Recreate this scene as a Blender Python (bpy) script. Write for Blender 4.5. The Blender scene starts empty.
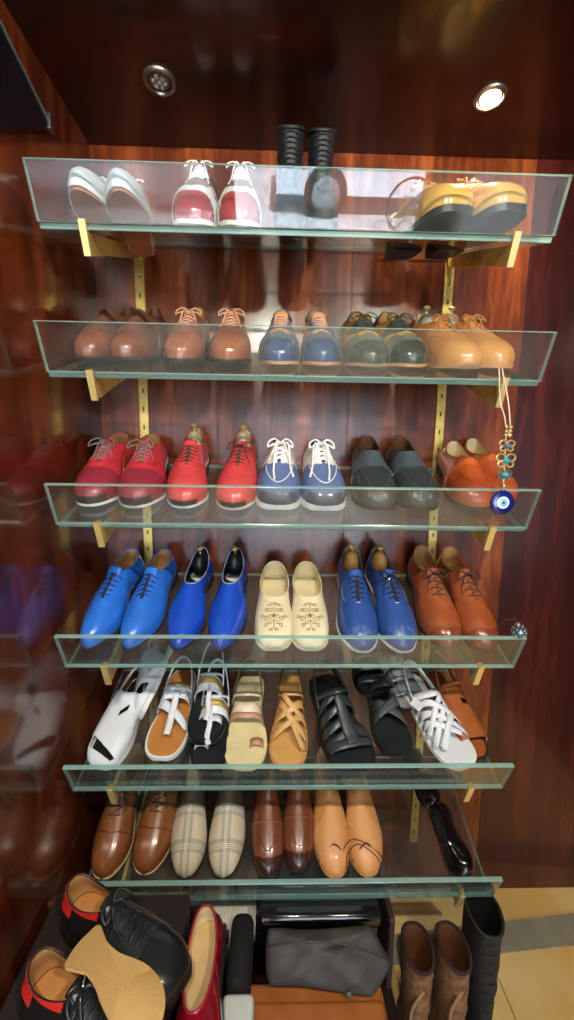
import bpy, bmesh, math, random
import numpy as np
from mathutils import Vector, Matrix, Euler
random.seed(7); rng = np.random.RandomState(5)
PI = math.pi
C = bpy.context.scene.collection
R = math.radians

# ------------------------------------------------------------------ materials
def lin(h):
    h = h.lstrip('#'); v = [int(h[i:i+2], 16)/255 for i in (0, 2, 4)]
    return tuple(c/12.92 if c <= .04045 else ((c+.055)/1.055)**2.4 for c in v) + (1,)
MATS = {}
def mat(name, col, rough=.4, metal=0, coat=0, var=.12, vscale=18, bump=0, bscale=120, kind=None, col2=None, sheen=0, emit=0):
    if name in MATS: return MATS[name]
    m = bpy.data.materials.new(name); m.use_nodes = True; MATS[name] = m
    nt = m.node_tree; n = nt.nodes; l = nt.links; b = n['Principled BSDF']
    c = lin(col); b.inputs['Roughness'].default_value = rough; b.inputs['Metallic'].default_value = metal
    b.inputs['Coat Weight'].default_value = coat; b.inputs['Coat Roughness'].default_value = .08
    if sheen: b.inputs['Sheen Weight'].default_value = sheen
    tc = n.new('ShaderNodeTexCoord'); ns = n.new('ShaderNodeTexNoise'); ns.inputs['Scale'].default_value = vscale; ns.inputs['Detail'].default_value = 4
    l.new(tc.outputs['Object'], ns.inputs['Vector'])
    rp = n.new('ShaderNodeValToRGB'); rp.color_ramp.elements[0].position = .3; rp.color_ramp.elements[1].position = .7
    d = lin(col2) if col2 else tuple(x*(1-var) for x in c[:3]) + (1,)
    rp.color_ramp.elements[0].color = d; rp.color_ramp.elements[1].color = c if col2 else tuple(min(1, x*(1+var)) for x in c[:3]) + (1,)
    l.new(ns.outputs['Fac'], rp.inputs['Fac']); l.new(rp.outputs['Color'], b.inputs['Base Color'])
    if bump:
        bt = n.new('ShaderNodeTexVoronoi' if kind == 'croc' else 'ShaderNodeTexNoise'); bt.inputs['Scale'].default_value = bscale
        l.new(tc.outputs['Object'], bt.inputs['Vector'])
        bp = n.new('ShaderNodeBump'); bp.inputs['Strength'].default_value = bump; bp.inputs['Distance'].default_value = .002
        l.new(bt.outputs[0], bp.inputs['Height']); l.new(bp.outputs['Normal'], b.inputs['Normal'])
    if emit:
        b.inputs['Emission Color'].default_value = c; b.inputs['Emission Strength'].default_value = emit
    return m

def wood(name, dark, mid, light, rough=.16, axis='Z', sc=1.0, coat=.3):
    m = bpy.data.materials.new(name); m.use_nodes = True
    nt = m.node_tree; n = nt.nodes; l = nt.links; b = n['Principled BSDF']
    b.inputs['Roughness'].default_value = rough; b.inputs['Specular IOR Level'].default_value = .5
    b.inputs['Coat Weight'].default_value = coat; b.inputs['Coat Roughness'].default_value = .09
    tc = n.new('ShaderNodeTexCoord'); mp = n.new('ShaderNodeMapping')
    s = {'Z': (5, 5, .7), 'X': (.7, 5, 5), 'Y': (5, .7, 5)}[axis]
    mp.inputs['Scale'].default_value = tuple(v*sc for v in s)
    l.new(tc.outputs['Object'], mp.inputs['Vector'])
    a = n.new('ShaderNodeTexNoise'); a.inputs['Scale'].default_value = 1.6; a.inputs['Detail'].default_value = 6; a.inputs['Distortion'].default_value = 1.2
    g = n.new('ShaderNodeTexNoise'); g.inputs['Scale'].default_value = 14; g.inputs['Detail'].default_value = 5
    l.new(mp.outputs[0], a.inputs['Vector']); l.new(mp.outputs[0], g.inputs['Vector'])
    mx = n.new('ShaderNodeMath'); mx.operation = 'MULTIPLY_ADD'; mx.inputs[1].default_value = .35
    l.new(g.outputs['Fac'], mx.inputs[0]); 
    sb = n.new('ShaderNodeMath'); sb.operation = 'MULTIPLY'; sb.inputs[1].default_value = .8; l.new(a.outputs['Fac'], sb.inputs[0]); l.new(sb.outputs[0], mx.inputs[2])
    rp = n.new('ShaderNodeValToRGB'); e = rp.color_ramp.elements
    e[0].position = .40; e[0].color = lin(dark); e[1].position = .78; e[1].color = lin(light)
    k = e.new(.58); k.color = lin(mid)
    l.new(mx.outputs[0], rp.inputs['Fac']); l.new(rp.outputs['Color'], b.inputs['Base Color'])
    return m

def glass(name, tint, edge=False, d0=0, d1=.03):
    m = bpy.data.materials.new(name); m.use_nodes = True
    nt = m.node_tree; n = nt.nodes; l = nt.links; n.clear()
    out = n.new('ShaderNodeOutputMaterial'); tr = n.new('ShaderNodeBsdfTransparent'); tr.inputs[0].default_value = tint
    gl = n.new('ShaderNodeBsdfGlossy'); gl.inputs['Roughness'].default_value = .0 if not edge else .15
    lw = n.new('ShaderNodeLayerWeight'); lw.inputs['Blend'].default_value = .5
    pw = n.new('ShaderNodeMath'); pw.operation = 'POWER'; pw.inputs[1].default_value = 3.0; l.new(lw.outputs['Facing'], pw.inputs[0])
    ml = n.new('ShaderNodeMath'); ml.operation = 'MULTIPLY_ADD'; ml.inputs[1].default_value = .9; ml.inputs[2].default_value = .045; l.new(pw.outputs[0], ml.inputs[0])
    mx = n.new('ShaderNodeMixShader'); l.new(ml.outputs[0], mx.inputs[0])
    base = tr
    df = n.new('ShaderNodeBsdfTranslucent' if edge else 'ShaderNodeBsdfDiffuse'); df.inputs[0].default_value = lin('#b4dfd4') if edge else lin('#c9d6d2')
    # green cut edge scatters light; faces carry a faint dust film, with ceiling-light haze painted in on the lips
    m2 = n.new('ShaderNodeMixShader')
    if edge:
        d2 = n.new('ShaderNodeBsdfDiffuse'); d2.inputs[0].default_value = lin('#b4dfd4')
        ad = n.new('ShaderNodeMixShader'); ad.inputs[0].default_value = .5; l.new(df.outputs[0], ad.inputs[1]); l.new(d2.outputs[0], ad.inputs[2])
        m2.inputs[0].default_value = .72; l.new(ad.outputs[0], m2.inputs[2])
    else:
        tc = n.new('ShaderNodeTexCoord'); ns = n.new('ShaderNodeTexNoise'); ns.inputs['Scale'].default_value = 9; ns.inputs['Detail'].default_value = 6
        l.new(tc.outputs['Object'], ns.inputs['Vector'])
        mr = n.new('ShaderNodeMapRange'); mr.inputs[1].default_value = .35; mr.inputs[2].default_value = .8; mr.inputs[3].default_value = d0; mr.inputs[4].default_value = d1
        l.new(ns.outputs['Fac'], mr.inputs[0]); l.new(mr.outputs[0], m2.inputs[0]); l.new(df.outputs[0], m2.inputs[2])
    l.new(tr.outputs[0], m2.inputs[1]); l.new(m2.outputs[0], mx.inputs[1]); l.new(gl.outputs[0], mx.inputs[2])
    l.new(mx.outputs[0], out.inputs[0])
    return m

# ------------------------------------------------------------------ object helpers
def link(name, me, parent=None, M=None):
    o = bpy.data.objects.new(name, me); C.objects.link(o)
    if M is not None: o.matrix_world = M
    if parent is not None: o.parent = parent
    return o
def mesh(name, V, F, material, parent=None, smooth=True, sharp=None):
    me = bpy.data.meshes.new(name); me.from_pydata([tuple(map(float, v)) for v in V], [], [tuple(int(i) for i in f) for f in F])
    me.validate(); me.update()
    mats = material if isinstance(material, (list, tuple)) else [material]
    for k in mats: me.materials.append(k)
    if smooth:
        for p in me.polygons: p.use_smooth = True
        if sharp: me.set_sharp_from_angle(angle=R(sharp))
    return link(name, me, parent)
def fixn(o):
    bm = bmesh.new(); bm.from_mesh(o.data); bmesh.ops.recalc_face_normals(bm, faces=bm.faces); bm.to_mesh(o.data); bm.free()
    return o
def bmobj(name, bm, material, parent=None, smooth=False, sharp=40):
    bmesh.ops.recalc_face_normals(bm, faces=bm.faces)
    me = bpy.data.meshes.new(name); bm.to_mesh(me); bm.free(); me.materials.append(material)
    if smooth:
        for p in me.polygons: p.use_smooth = True
        me.set_sharp_from_angle(angle=R(sharp))
    return link(name, me, parent)
def box_bm(x0, x1, y0, y1, z0, z1, bev=0, bm=None, seg=2):
    own = bm is None
    b = bmesh.new()
    bmesh.ops.create_cube(b, size=1)
    for v in b.verts: v.co = Vector((x0+(v.co.x+.5)*(x1-x0), y0+(v.co.y+.5)*(y1-y0), z0+(v.co.z+.5)*(z1-z0)))
    if bev: bmesh.ops.bevel(b, geom=b.edges[:], offset=bev, segments=seg, affect='EDGES', profile=.5)
    if own: return b
    me = bpy.data.meshes.new('t'); b.to_mesh(me); b.free(); bm.from_mesh(me); bpy.data.meshes.remove(me); return bm
def tag(o, label, cat, group=None):
    o['label'] = label; o['category'] = cat
    if group: o['group'] = group
    return o
def struct(o, label=None):
    o['kind'] = 'structure'
    if label: o['label'] = label
    return o
def thing(name, label, cat, M, group=None):
    o = bpy.data.objects.new(name, None); C.objects.link(o); o.matrix_world = M; o.empty_display_size = .03
    return tag(o, label, cat, group)
def tube_geo(pts, r, n=6, closed=False, V=None, F=None):
    pts = [Vector(p) for p in pts]; V = [] if V is None else V; F = [] if F is None else F
    b0 = len(V); N = len(pts); up = None
    for i, p in enumerate(pts):
        if closed: t = pts[(i+1) % N]-pts[i-1]
        else: t = pts[min(i+1, N-1)]-pts[max(i-1, 0)]
        t = t.normalized() if t.length > 1e-9 else Vector((0, 0, 1))
        if up is None: up = Vector((0, 0, 1)) if abs(t.z) < .9 else Vector((1, 0, 0))
        s = t.cross(up)
        if s.length < 1e-6: s = t.orthogonal()
        s.normalize(); up = s.cross(t).normalized()
        rr = r[i] if isinstance(r, (list, tuple)) else r
        for k in range(n):
            a = 2*PI*k/n; V.append(p+s*math.cos(a)*rr+up*math.sin(a)*rr)
    for i in range(N if closed else N-1):
        for k in range(n):
            a = b0+i*n+k; b = b0+i*n+(k+1) % n; j = (i+1) % N
            F.append((a, b, b0+j*n+(k+1) % n, b0+j*n+k))
    if not closed:
        F.append(tuple(b0+k for k in range(n))[::-1]); F.append(tuple(b0+(N-1)*n+k for k in range(n)))
    return V, F
def tube(name, pts, r, material, parent=None, n=6, closed=False):
    V, F = tube_geo(pts, r, n, closed); return mesh(name, V, F, material, parent)
def spline(P, n=6, closed=False):
    P = [np.array(p, float) for p in P]; out = []; N = len(P)
    for i in range(N if closed else N-1):
        a = P[(i-1) % N] if closed or i > 0 else 2*P[0]-P[1]; b = P[i]; c = P[(i+1) % N]
        d = P[(i+2) % N] if closed or i+2 < N else 2*P[-1]-P[-2]
        for k in range(n):
            t = k/n; out.append(.5*(2*b+(c-a)*t+(2*a-5*b+4*c-d)*t*t+(3*b-a-3*c+d)*t**3))
    if not closed: out.append(P[-1])
    return out
def lathe(name, prof, material, parent=None, n=24, M=None):
    V = []; F = []
    for (r, z) in prof:
        for k in range(n): a = 2*PI*k/n; V.append((r*math.cos(a), r*math.sin(a), z))
    for i in range(len(prof)-1):
        for k in range(n): F.append((i*n+k, i*n+(k+1) % n, (i+1)*n+(k+1) % n, (i+1)*n+k))
    F.append(tuple(range(n))[::-1]); F.append(tuple((len(prof)-1)*n+k for k in range(n)))
    if M is not None: V = [M @ Vector(v) for v in V]
    return fixn(mesh(name, V, F, material, parent, sharp=50))

# ------------------------------------------------------------------ layout (metres, floor at z=0)
EYE = 1.45
BE = .3761                       # slope of the shelves
AL = .388                        # lean of the front lips
SD = .845                        # distance of the shelf fronts
DEP = .334; LIPH = .0995; GT = .010
HZ = [1.8827, 1.6069, 1.2994, .9816, .6795, .3844]
YB = 1.1655; XL = -.535; XR = .646; ZC = EYE+.794
SX = Vector((1, 0, 0)); SV = Vector((0, math.cos(BE), math.sin(BE))); SN = Vector((0, -math.sin(BE), math.cos(BE)))
def shelf_pt(i, X, s, n=0): return Vector((0, SD, HZ[i])) + SX*X + SV*s + SN*n

# room surfaces ------------------------------------------------------
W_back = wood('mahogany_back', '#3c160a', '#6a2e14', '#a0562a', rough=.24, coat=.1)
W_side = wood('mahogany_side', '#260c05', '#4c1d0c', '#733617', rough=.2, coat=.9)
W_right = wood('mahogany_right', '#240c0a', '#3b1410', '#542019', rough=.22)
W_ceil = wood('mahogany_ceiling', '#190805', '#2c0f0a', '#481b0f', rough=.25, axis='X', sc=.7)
def slab(name, *a, m, bev=0): return struct(bmobj(name, box_bm(*a, bev=bev), m))
slab('wall_back', XL-.04, XR, YB, YB+.04, 0, ZC+.05, m=W_back)
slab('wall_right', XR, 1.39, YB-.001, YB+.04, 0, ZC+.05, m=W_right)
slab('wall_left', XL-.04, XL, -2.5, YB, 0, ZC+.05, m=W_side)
XW = 1.35
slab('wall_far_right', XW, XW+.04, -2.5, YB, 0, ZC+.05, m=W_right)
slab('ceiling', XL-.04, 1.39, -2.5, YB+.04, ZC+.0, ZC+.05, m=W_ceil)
# cream floor tiles with a grey border strip
def floor_mat():
    m = bpy.data.materials.new('cream_floor'); m.use_nodes = True; nt = m.node_tree; n = nt.nodes; l = nt.links; b = n['Principled BSDF']
    b.inputs['Roughness'].default_value = .22
    tc = n.new('ShaderNodeTexCoord'); ns = n.new('ShaderNodeTexNoise'); ns.inputs['Scale'].default_value = 3; ns.inputs['Detail'].default_value = 5; l.new(tc.outputs['Object'], ns.inputs['Vector'])
    rp = n.new('ShaderNodeValToRGB'); rp.color_ramp.elements[0].color = lin('#c9a25e'); rp.color_ramp.elements[1].color = lin('#e2c688'); rp.color_ramp.elements[0].position = .35; rp.color_ramp.elements[1].position = .65
    l.new(ns.outputs['Fac'], rp.inputs['Fac'])
    br = n.new('ShaderNodeTexBrick'); br.offset = 0; br.inputs['Scale'].default_value = 1; br.inputs['Mortar Size'].default_value = .002; br.inputs['Brick Width'].default_value = .6; br.inputs['Row Height'].default_value = .6
    br.inputs['Mortar'].default_value = lin('#8d7448'); l.new(tc.outputs['Object'], br.inputs['Vector']); l.new(rp.outputs[0], br.inputs['Color1']); l.new(rp.outputs[0], br.inputs['Color2'])
    l.new(br.outputs['Color'], b.inputs['Base Color']); return m
slab('floor', XL-.04, 1.39, -2.5, YB+.04, -.03, 0, m=floor_mat())
GREY = mat('grey_strip', '#84806c', .25)
o = struct(mesh('trim_1', [(-.535, .90, .001), (1.35, 1.035, .001), (1.35, 1.12, .001), (-.535, .962, .001), (-.535, .90, .004), (1.35, 1.035, .004), (1.35, 1.12, .004), (-.535, .962, .004)],
     [(0, 3, 2, 1), (4, 5, 6, 7), (0, 1, 5, 4), (1, 2, 6, 5), (2, 3, 7, 6), (3, 0, 4, 7)], GREY, smooth=False))
# vertical cover strip where the panels meet on the back wall is part of its grain; thin joint lines
JM = mat('joint', '#1a0805', .5)
for k, x in enumerate((-.21, .16, XR)):
    struct(bmobj('trim_%d' % (k+2), box_bm(x-.0012, x+.0012, YB-.0012, YB, 0.01, ZC-.01), JM))

# ------------------------------------------------------------------ brass standards and brackets
BR = mat('brushed_brass', '#dcbc68', .34, metal=.65, var=.15, vscale=60)
BR2 = mat('polished_brass', '#ecd48e', .25, metal=.6, var=.05)
DK = mat('dark_slot', '#1a120a', .6)
STEEL = mat('steel', '#b9bdbd', .25, metal=1)
def standard(x, z0, z1, label):
    t = thing('shelf_upright', label, 'shelf upright', Matrix.Translation((x, YB, z0)), 'brass uprights on the back wall')
    bm = bmesh.new(); w = .0125
    box_bm(-w, w, -.009, -.0005, 0, z1-z0, bev=.001, bm=bm); ch = bmobj('channel', bm, BR, t)
    bm = bmesh.new(); z = .03
    while z < z1-z0-.02:
        box_bm(-.002, .002, -.0097, -.0088, z, z+.012, bm=bm); z += .05
    bmobj('slots', bm, DK, ch)
    for zz in (.05, (z1-z0)*.5, z1-z0-.05):
        lathe('screw', [(.0035, 0), (.0035, .0012), (.002, .002)], STEEL, ch, 12, Matrix.Translation((0, -.0088, zz)) @ Matrix.Rotation(PI/2, 4, 'X'))
    return t
standard(-.415, .19, 1.98, 'long brass upright on back wall, left of the two')
standard(.425, .19, 1.98, 'long brass upright on back wall, right of the two')
ordn = ['topmost', 'second', 'third', 'fourth', 'fifth', 'lowest']
def bracket(i, x, side):
    t = thing('shelf_bracket', 'brass bracket under the %s end of the %s glass shelf' % (side, ordn[i]), 'bracket', Matrix.Translation(shelf_pt(i, x, 0)), 'brass shelf brackets')
    A = BE; w = .0045; hgt = .030; L = DEP-.012
    def P(s, n): v = SV*s+SN*n; return v
    prof = [(-.004, .016), (-.004, -.040), (.012, -.042), (.35*L, -.036), (L-.004, -.032), (L-.004, -.0045), (.006, -.0045), (.003, .016)]
    V = []; F = []
    for xs in (-w, w):
        for s, n in prof: q = P(s, n-GT/2); V.append((xs, q.y, q.z))
    k = len(prof); F = [tuple(range(k)), tuple(range(2*k-1, k-1, -1))] + [(a, (a+1) % k, k+(a+1) % k, k+a) for a in range(k)]
    o = fixn(mesh('arm', V, F, BR, t, smooth=False))
    # front plate that hooks over the glass edge
    V = []; prof = [(-.011, .017), (-.011, -.043), (-.004, -.043), (-.004, .017)]
    for xs in (-.0065, .0065):
        for s, n in prof: q = P(s, n-GT/2); V.append((xs, q.y, q.z))
    k = 4; F = [tuple(range(k)), tuple(range(2*k-1, k-1, -1))] + [(a, (a+1) % k, k+(a+1) % k, k+a) for a in range(k)]
    fixn(mesh('front_clip', V, F, BR2, t, smooth=False))
    q = P(L, -.02)
    bm = box_bm(-.011, .011, q.y-.004, YB-.0095-(SD+0)+0, q.z-.018, q.z+.02, bev=.001) if False else box_bm(-.010, .010, q.y-.006, q.y+.004, q.z-.018, q.z+.018, bev=.001)
    bmobj('wall_shoe', bm, BR, t)
for i in range(6):
    bracket(i, -.415, 'left'); bracket(i, .425, 'right')

# ------------------------------------------------------------------ glass shelves
G_FACE = glass('clear_glass', (.90, .945, .93, 1), False, .008, .035); G_LIP = glass('hazy_glass', (.955, .975, .968, 1), False, .010, .042); G_EDGE = glass('glass_cut_edge', (.45, .72, .66, 1), True)
def panel(name, P0, U, Vv, N, w, h, t, parent=None, face=None):
    # a rectangular pane: two big clear faces, four green cut edges with small chamfers
    P0 = Vector(P0); V = []; F = []
    c = .0012
    for n_, ins in ((-t/2, c), (-t/2+c, 0), (t/2-c, 0), (t/2, c)):
        for a, b in ((ins, ins), (w-ins, ins), (w-ins, h-ins), (ins, h-ins)): V.append(P0+U*a+Vv*b+N*n_)
    F = [(3, 2, 1, 0), (12, 13, 14, 15)]
    for r_ in range(3):
        for k in range(4): F.append((r_*4+k, r_*4+(k+1) % 4, r_*4+4+(k+1) % 4, r_*4+4+k))
    o = mesh(name, V, F, [face or G_FACE, G_EDGE], parent, smooth=False); fixn(o)
    for k, p in enumerate(o.data.polygons): p.material_index = 0 if k < 2 else 1
    return o
NL = Vector((0, -math.cos(AL), -math.sin(AL))); UL = Vector((0, -math.sin(AL), math.cos(AL)))
glab = ['topmost glass shelf holding sneakers and dark boots', 'second glass shelf from the top holding brogues in brown, blue and mustard',
        'third glass shelf from the top holding red shoes and navy deck shoes', 'fourth glass shelf from the top holding blue lace-ups and cream slippers',
        'fifth glass shelf from the top holding the strappy sandals', 'lowest glass shelf holding the plaid loafers']
for i in range(6):
    t = thing('glass_shelf', glab[i], 'glass shelf', Matrix.Translation((0, SD, HZ[i])), 'sloping glass shelves with raised front lips')
    panel('shelf_panel', (-.5, 0, 0), SX, SV, SN, 1.0, DEP-.004, GT, t)
    q = SN*(GT/2+.0005)
    panel('lip', Vector((-.5, 0, 0))+UL*.006+NL*.004, SX, UL, NL, 1.0, LIPH-.006, GT, t, G_LIP)
# shelf planes are centred on the glass: shoes stand on +GT/2
# ------------------------------------------------------------------ shoe generator
N1 = 36; MB = 14
LAT = {'dress': [(0, 0), (.19, .008), (.30, .055), (.335, .14), (.34, .25), (.36, .38), (.43, .52), (.485, .64), (.49, .71), (.45, .80), (.35, .895), (.20, .97), (-.02, 1.0)],
       'point': [(0, 0), (.19, .008), (.30, .055), (.335, .14), (.34, .25), (.36, .37), (.43, .50), (.48, .61), (.475, .68), (.40, .79), (.27, .90), (.12, .975), (-.03, 1.0)],
       'round': [(0, 0), (.21, .008), (.33, .055), (.37, .14), (.38, .25), (.40, .38), (.45, .52), (.495, .64), (.50, .74), (.475, .84), (.39, .93), (.23, .985), (-.02, 1.0)]}
MED = {'dress': [(0, 0), (-.19, .008), (-.29, .055), (-.315, .14), (-.29, .25), (-.27, .38), (-.34, .52), (-.44, .65), (-.48, .73), (-.46, .82), (-.37, .91), (-.22, .975), (-.02, 1.0)],
       'point': [(0, 0), (-.19, .008), (-.29, .055), (-.315, .14), (-.29, .25), (-.27, .37), (-.34, .50), (-.43, .62), (-.45, .70), (-.40, .80), (-.29, .90), (-.15, .975), (-.03, 1.0)],
       'round': [(0, 0), (-.21, .008), (-.32, .055), (-.355, .14), (-.34, .25), (-.33, .38), (-.39, .52), (-.47, .65), (-.50, .74), (-.48, .84), (-.40, .93), (-.24, .985), (-.02, 1.0)]}
def half(cp, W, L, n=N1):
    P = np.array(spline([(x*W, y*L) for x, y in cp], 12)); d = np.r_[0, np.cumsum(np.linalg.norm(np.diff(P, axis=0), axis=1))]
    q = np.linspace(0, d[-1], n+1); return np.c_[np.interp(q, d, P[:, 0]), np.interp(q, d, P[:, 1])]
def sm(a, b, x): t = np.clip((x-a)/(b-a), 0, 1); return t*t*(3-2*t)
class Shoe:
    def __init__(s, L=.285, W=.098, toe='dress', heel=.018, th=.007, toeh=.042, ht=.072, yt=.42, hb=.080, hs=.054, cw=.33, tip=.35, m=1, spring=.010, welt=1.035, vbulge=.45):
        s.__dict__.update(locals())
    def zb(s, v):
        v = np.asarray(v, float)
        return np.where(v < .25, s.heel, s.heel*(1-sm(.25, .58, v))) + s.spring*sm(.72, 1.0, v)
    def surf(s, na, nb):
        """annular surface between the footprint and the collar: (2*na, nb+1, 3)"""
        lat = half(LAT[s.toe], s.W, s.L, na); med = half(MED[s.toe], s.W, s.L, na)
        tau = np.linspace(0, 1, na+1)
        def build(F, sg):
            z0 = s.zb(F[:, 1]/s.L)+s.th
            sig = tau**.9
            yb = .018*s.L; yt = s.yt*s.L
            cy = yb+(yt-yb)*(1-np.cos(PI*sig))/2
            cx = sg*s.cw*s.W*np.sin(PI*sig)**.75*(1-s.tip*(cy-yb)/(yt-yb))
            cz = np.where(sig < .42, s.hb+(s.hs-s.hb)*sm(0, .42, sig), s.hs+(s.ht-s.hs)*sm(.42, 1, sig)) + s.heel + s.th
            Cc = np.c_[cx, cy, cz]; F3 = np.c_[F, z0]
            d = np.c_[F, np.zeros(len(F))]-np.c_[cx, cy, np.zeros(len(F))]
            tz = s.toeh; w = sm(.25, .75, tau)
            T = np.gradient(F, axis=0); nrm = np.c_[T[:, 1], -T[:, 0]]*(1 if sg > 0 else -1); nrm /= (np.linalg.norm(nrm, axis=1)[:, None]+1e-9)
            nrm[0] = (0, -1); nrm[-1] = (0, 1)
            H = cz-z0
            P1 = F3+np.c_[nrm*.006, (1-w)*.45*H+w*tz*1.15]
            P2 = Cc+d*(.30+.22*w)[:, None]; P2[:, 2] = cz-((1-w)*.40*H+w*H*s.vbulge)
            P1[:, 2] = np.minimum(P1[:, 2], z0+H*.8)
            b = np.linspace(0, 1, nb+1)[None, :, None]
            return F3[:, None]*(1-b)**3+3*P1[:, None]*b*(1-b)**2+3*P2[:, None]*b*b*(1-b)+Cc[:, None]*b**3
        A = build(lat, 1); B = build(med, -1)
        G = np.concatenate([A, B[1:-1][::-1]], 0)       # closed loop
        G[..., 0] *= s.m
        return G
    def prep(s, k=1):
        s.G = s.surf(N1, MB)
        s.H = s.surf(72*k, 56*k); 
        du = np.roll(s.H, -1, 0)-np.roll(s.H, 1, 0); dv = np.gradient(s.H, axis=1)
        n = np.cross(dv, du); n /= (np.linalg.norm(n, axis=2)[..., None]+1e-12)
        # make them point outwards
        c = s.H.mean((0, 1)); sgn = np.sign(((s.H-c-np.array([0, 0, 0]))*n).sum(2).mean()); s.Hn = n*sgn
        s.flatH = s.H.reshape(-1, 3)
        return s
    def top(s, x, y, lift=0):
        d = (s.flatH[:, 0]-x)**2+(s.flatH[:, 1]-y)**2; k = np.argmin(d+np.where(s.flatH[:, 2] < s.flatH[:, 2].max()*.25, 1, 0)*0)
        idx = np.argsort(d)[:6]; w = 1/(d[idx]+1e-7); z = (s.flatH[idx, 2]*w).sum()/w.sum()
        return np.array([x, y, z+lift])
def grid_mesh(name, G, material, parent, keep=None, closed=True):
    na, nb = G.shape[:2]; V = G.reshape(-1, 3); F = []
    for i in range(na if closed else na-1):
        for j in range(nb-1):
            if keep is not None and not keep(i, j): continue
            a = i*nb+j; b = ((i+1) % na)*nb+j; F.append((a, b, b+1, a+1))
    return fixn(mesh(name, V, F, material, parent))
def patch(name, S, pred, material, parent, off=.0009, base=-.0004):
    """raised piece of leather lying on the upper where pred(u, v, b) holds (u = sideways -1..1, lateral positive; v = heel 0 to toe 1)"""
    G = S.H; na, nb = G.shape[:2]
    cen = (G+np.roll(G, -1, 0)); cen = (cen[:, :-1]+cen[:, 1:])/4
    u = cen[..., 0]/(S.W/2)*S.m; v = cen[..., 1]/S.L; bb = np.broadcast_to((np.arange(nb-1)+.5)/(nb-1), u.shape)
    K = pred(u, v, bb, cen[..., 2]); K = K & np.ones_like(u, bool)
    T = G+S.Hn*off; B = G+S.Hn*base
    idx = {}; V = []; F = []
    def vid(i, j, t):
        k = (i % na, j, t)
        if k not in idx: idx[k] = len(V); V.append((T if t else B)[i % na, j])
        return idx[k]
    for i in range(na):
        for j in range(nb-1):
            if not K[i, j]: continue
            F.append((vid(i, j, 1), vid(i+1, j, 1), vid(i+1, j+1, 1), vid(i, j+1, 1)))
            if not K[(i-1) % na, j]: F.append((vid(i, j, 0), vid(i, j, 1), vid(i, j+1, 1), vid(i, j+1, 0)))
            if not K[(i+1) % na, j]: F.append((vid(i+1, j, 0), vid(i+1, j, 1), vid(i+1, j+1, 1), vid(i+1, j+1, 0)))
            if j == 0 or not K[i, j-1]: F.append((vid(i, j, 0), vid(i, j, 1), vid(i+1, j, 1), vid(i+1, j, 0)))
            if j == nb-2 or not K[i, j+1]: F.append((vid(i, j+1, 0), vid(i, j+1, 1), vid(i+1, j+1, 1), vid(i+1, j+1, 0)))
    if not F: return None
    return fixn(mesh(name, V, F, material, parent, sharp=60))
def seam(name, S, uv, material, parent, r=.0011, lift=.0008, closed=False, V=None, F=None):
    P = [S.top(u*S.m*S.W/2, v*S.L, lift) for u, v in uv]
    for _ in range(2): P = [P[0]]+[(P[k-1]+2*P[k]+P[k+1])/4 for k in range(1, len(P)-1)]+[P[-1]]
    if V is not None: tube_geo(P, r, 5, closed, V, F); return
    return tube(name, P, r, material, parent, 5, closed)
def apron_uv(a, v0, b, cut): return [(a*math.sin(q), v0+b*math.cos(q)) for q in np.linspace(-1.55, 1.55, 41) if v0+b*math.cos(q) > cut]
def strips(lat, med, zt, zbm, name, material, parent, v0=0, v1=1, L=1):
    """plate between two height functions over the footprint"""
    n = len(lat); ks = [k for k in range(n) if v0 <= (lat[k][1]+med[k][1])/2/L <= v1]
    V = []; F = []
    for k in ks:
        for P in (lat[k], (lat[k]+med[k])/2, med[k]): V.append((P[0], P[1], zt(P[1]/L)))
        for P in (lat[k], (lat[k]+med[k])/2, med[k]): V.append((P[0], P[1], zbm(P[1]/L)))
    for a in range(len(ks)-1):
        p, q = a*6, a*6+6
        F += [(p, q, q+1, p+1), (p+1, q+1, q+2, p+2), (p+3, p+4, q+4, q+3), (p+4, p+5, q+5, q+4), (p, p+3, q+3, q), (p+2, q+2, q+5, p+5)]
    F += [(0, 1, 4, 3), (1, 2, 5, 4)]; e = (len(ks)-1)*6; F += [(e, e+3, e+4, e+1), (e+1, e+4, e+5, e+2)]
    o = mesh(name, V, F, material, parent); bm = bmesh.new(); bm.from_mesh(o.data); bmesh.ops.remove_doubles(bm, verts=bm.verts, dist=1e-5)
    bmesh.ops.recalc_face_normals(bm, faces=bm.faces); bm.to_mesh(o.data); bm.free()
    for p_ in o.data.polygons: p_.use_smooth = True
    o.data.set_sharp_from_angle(angle=R(40)); return o
def sole_parts(S, t, sole_m, heel_m=None, insole_m=None, insole_v=(0, 1), rim=1.0, inz=.004):
    sc = S.welt
    def tr(P, k):
        c = np.array([0, S.L*.5]); Q = (P-c)*np.array([k, 1+(k-1)*.35])+c; Q = Q.copy(); Q[:, 0] *= S.m; return Q
    lat = half(LAT[S.toe], S.W, S.L, 40); med = half(MED[S.toe], S.W, S.L, 40)
    a, b = tr(lat, sc), tr(med, sc)
    strips(a, b, lambda v: float(S.zb(v))+S.th, lambda v: float(S.zb(v)), 'sole', sole_m, t, L=S.L)
    if S.heel > .004:
        strips(tr(lat, sc*.99), tr(med, sc*.99), lambda v: S.heel+.0002, lambda v: 0.0, 'heel', heel_m or sole_m, t, 0, .27, S.L)
    if insole_m:
        strips(tr(lat, rim*.985), tr(med, rim*.985), lambda v: float(S.zb(v))+S.th+inz, lambda v: float(S.zb(v))+S.th+.0002, 'insole', insole_m, t, *insole_v, L=S.L)
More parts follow.
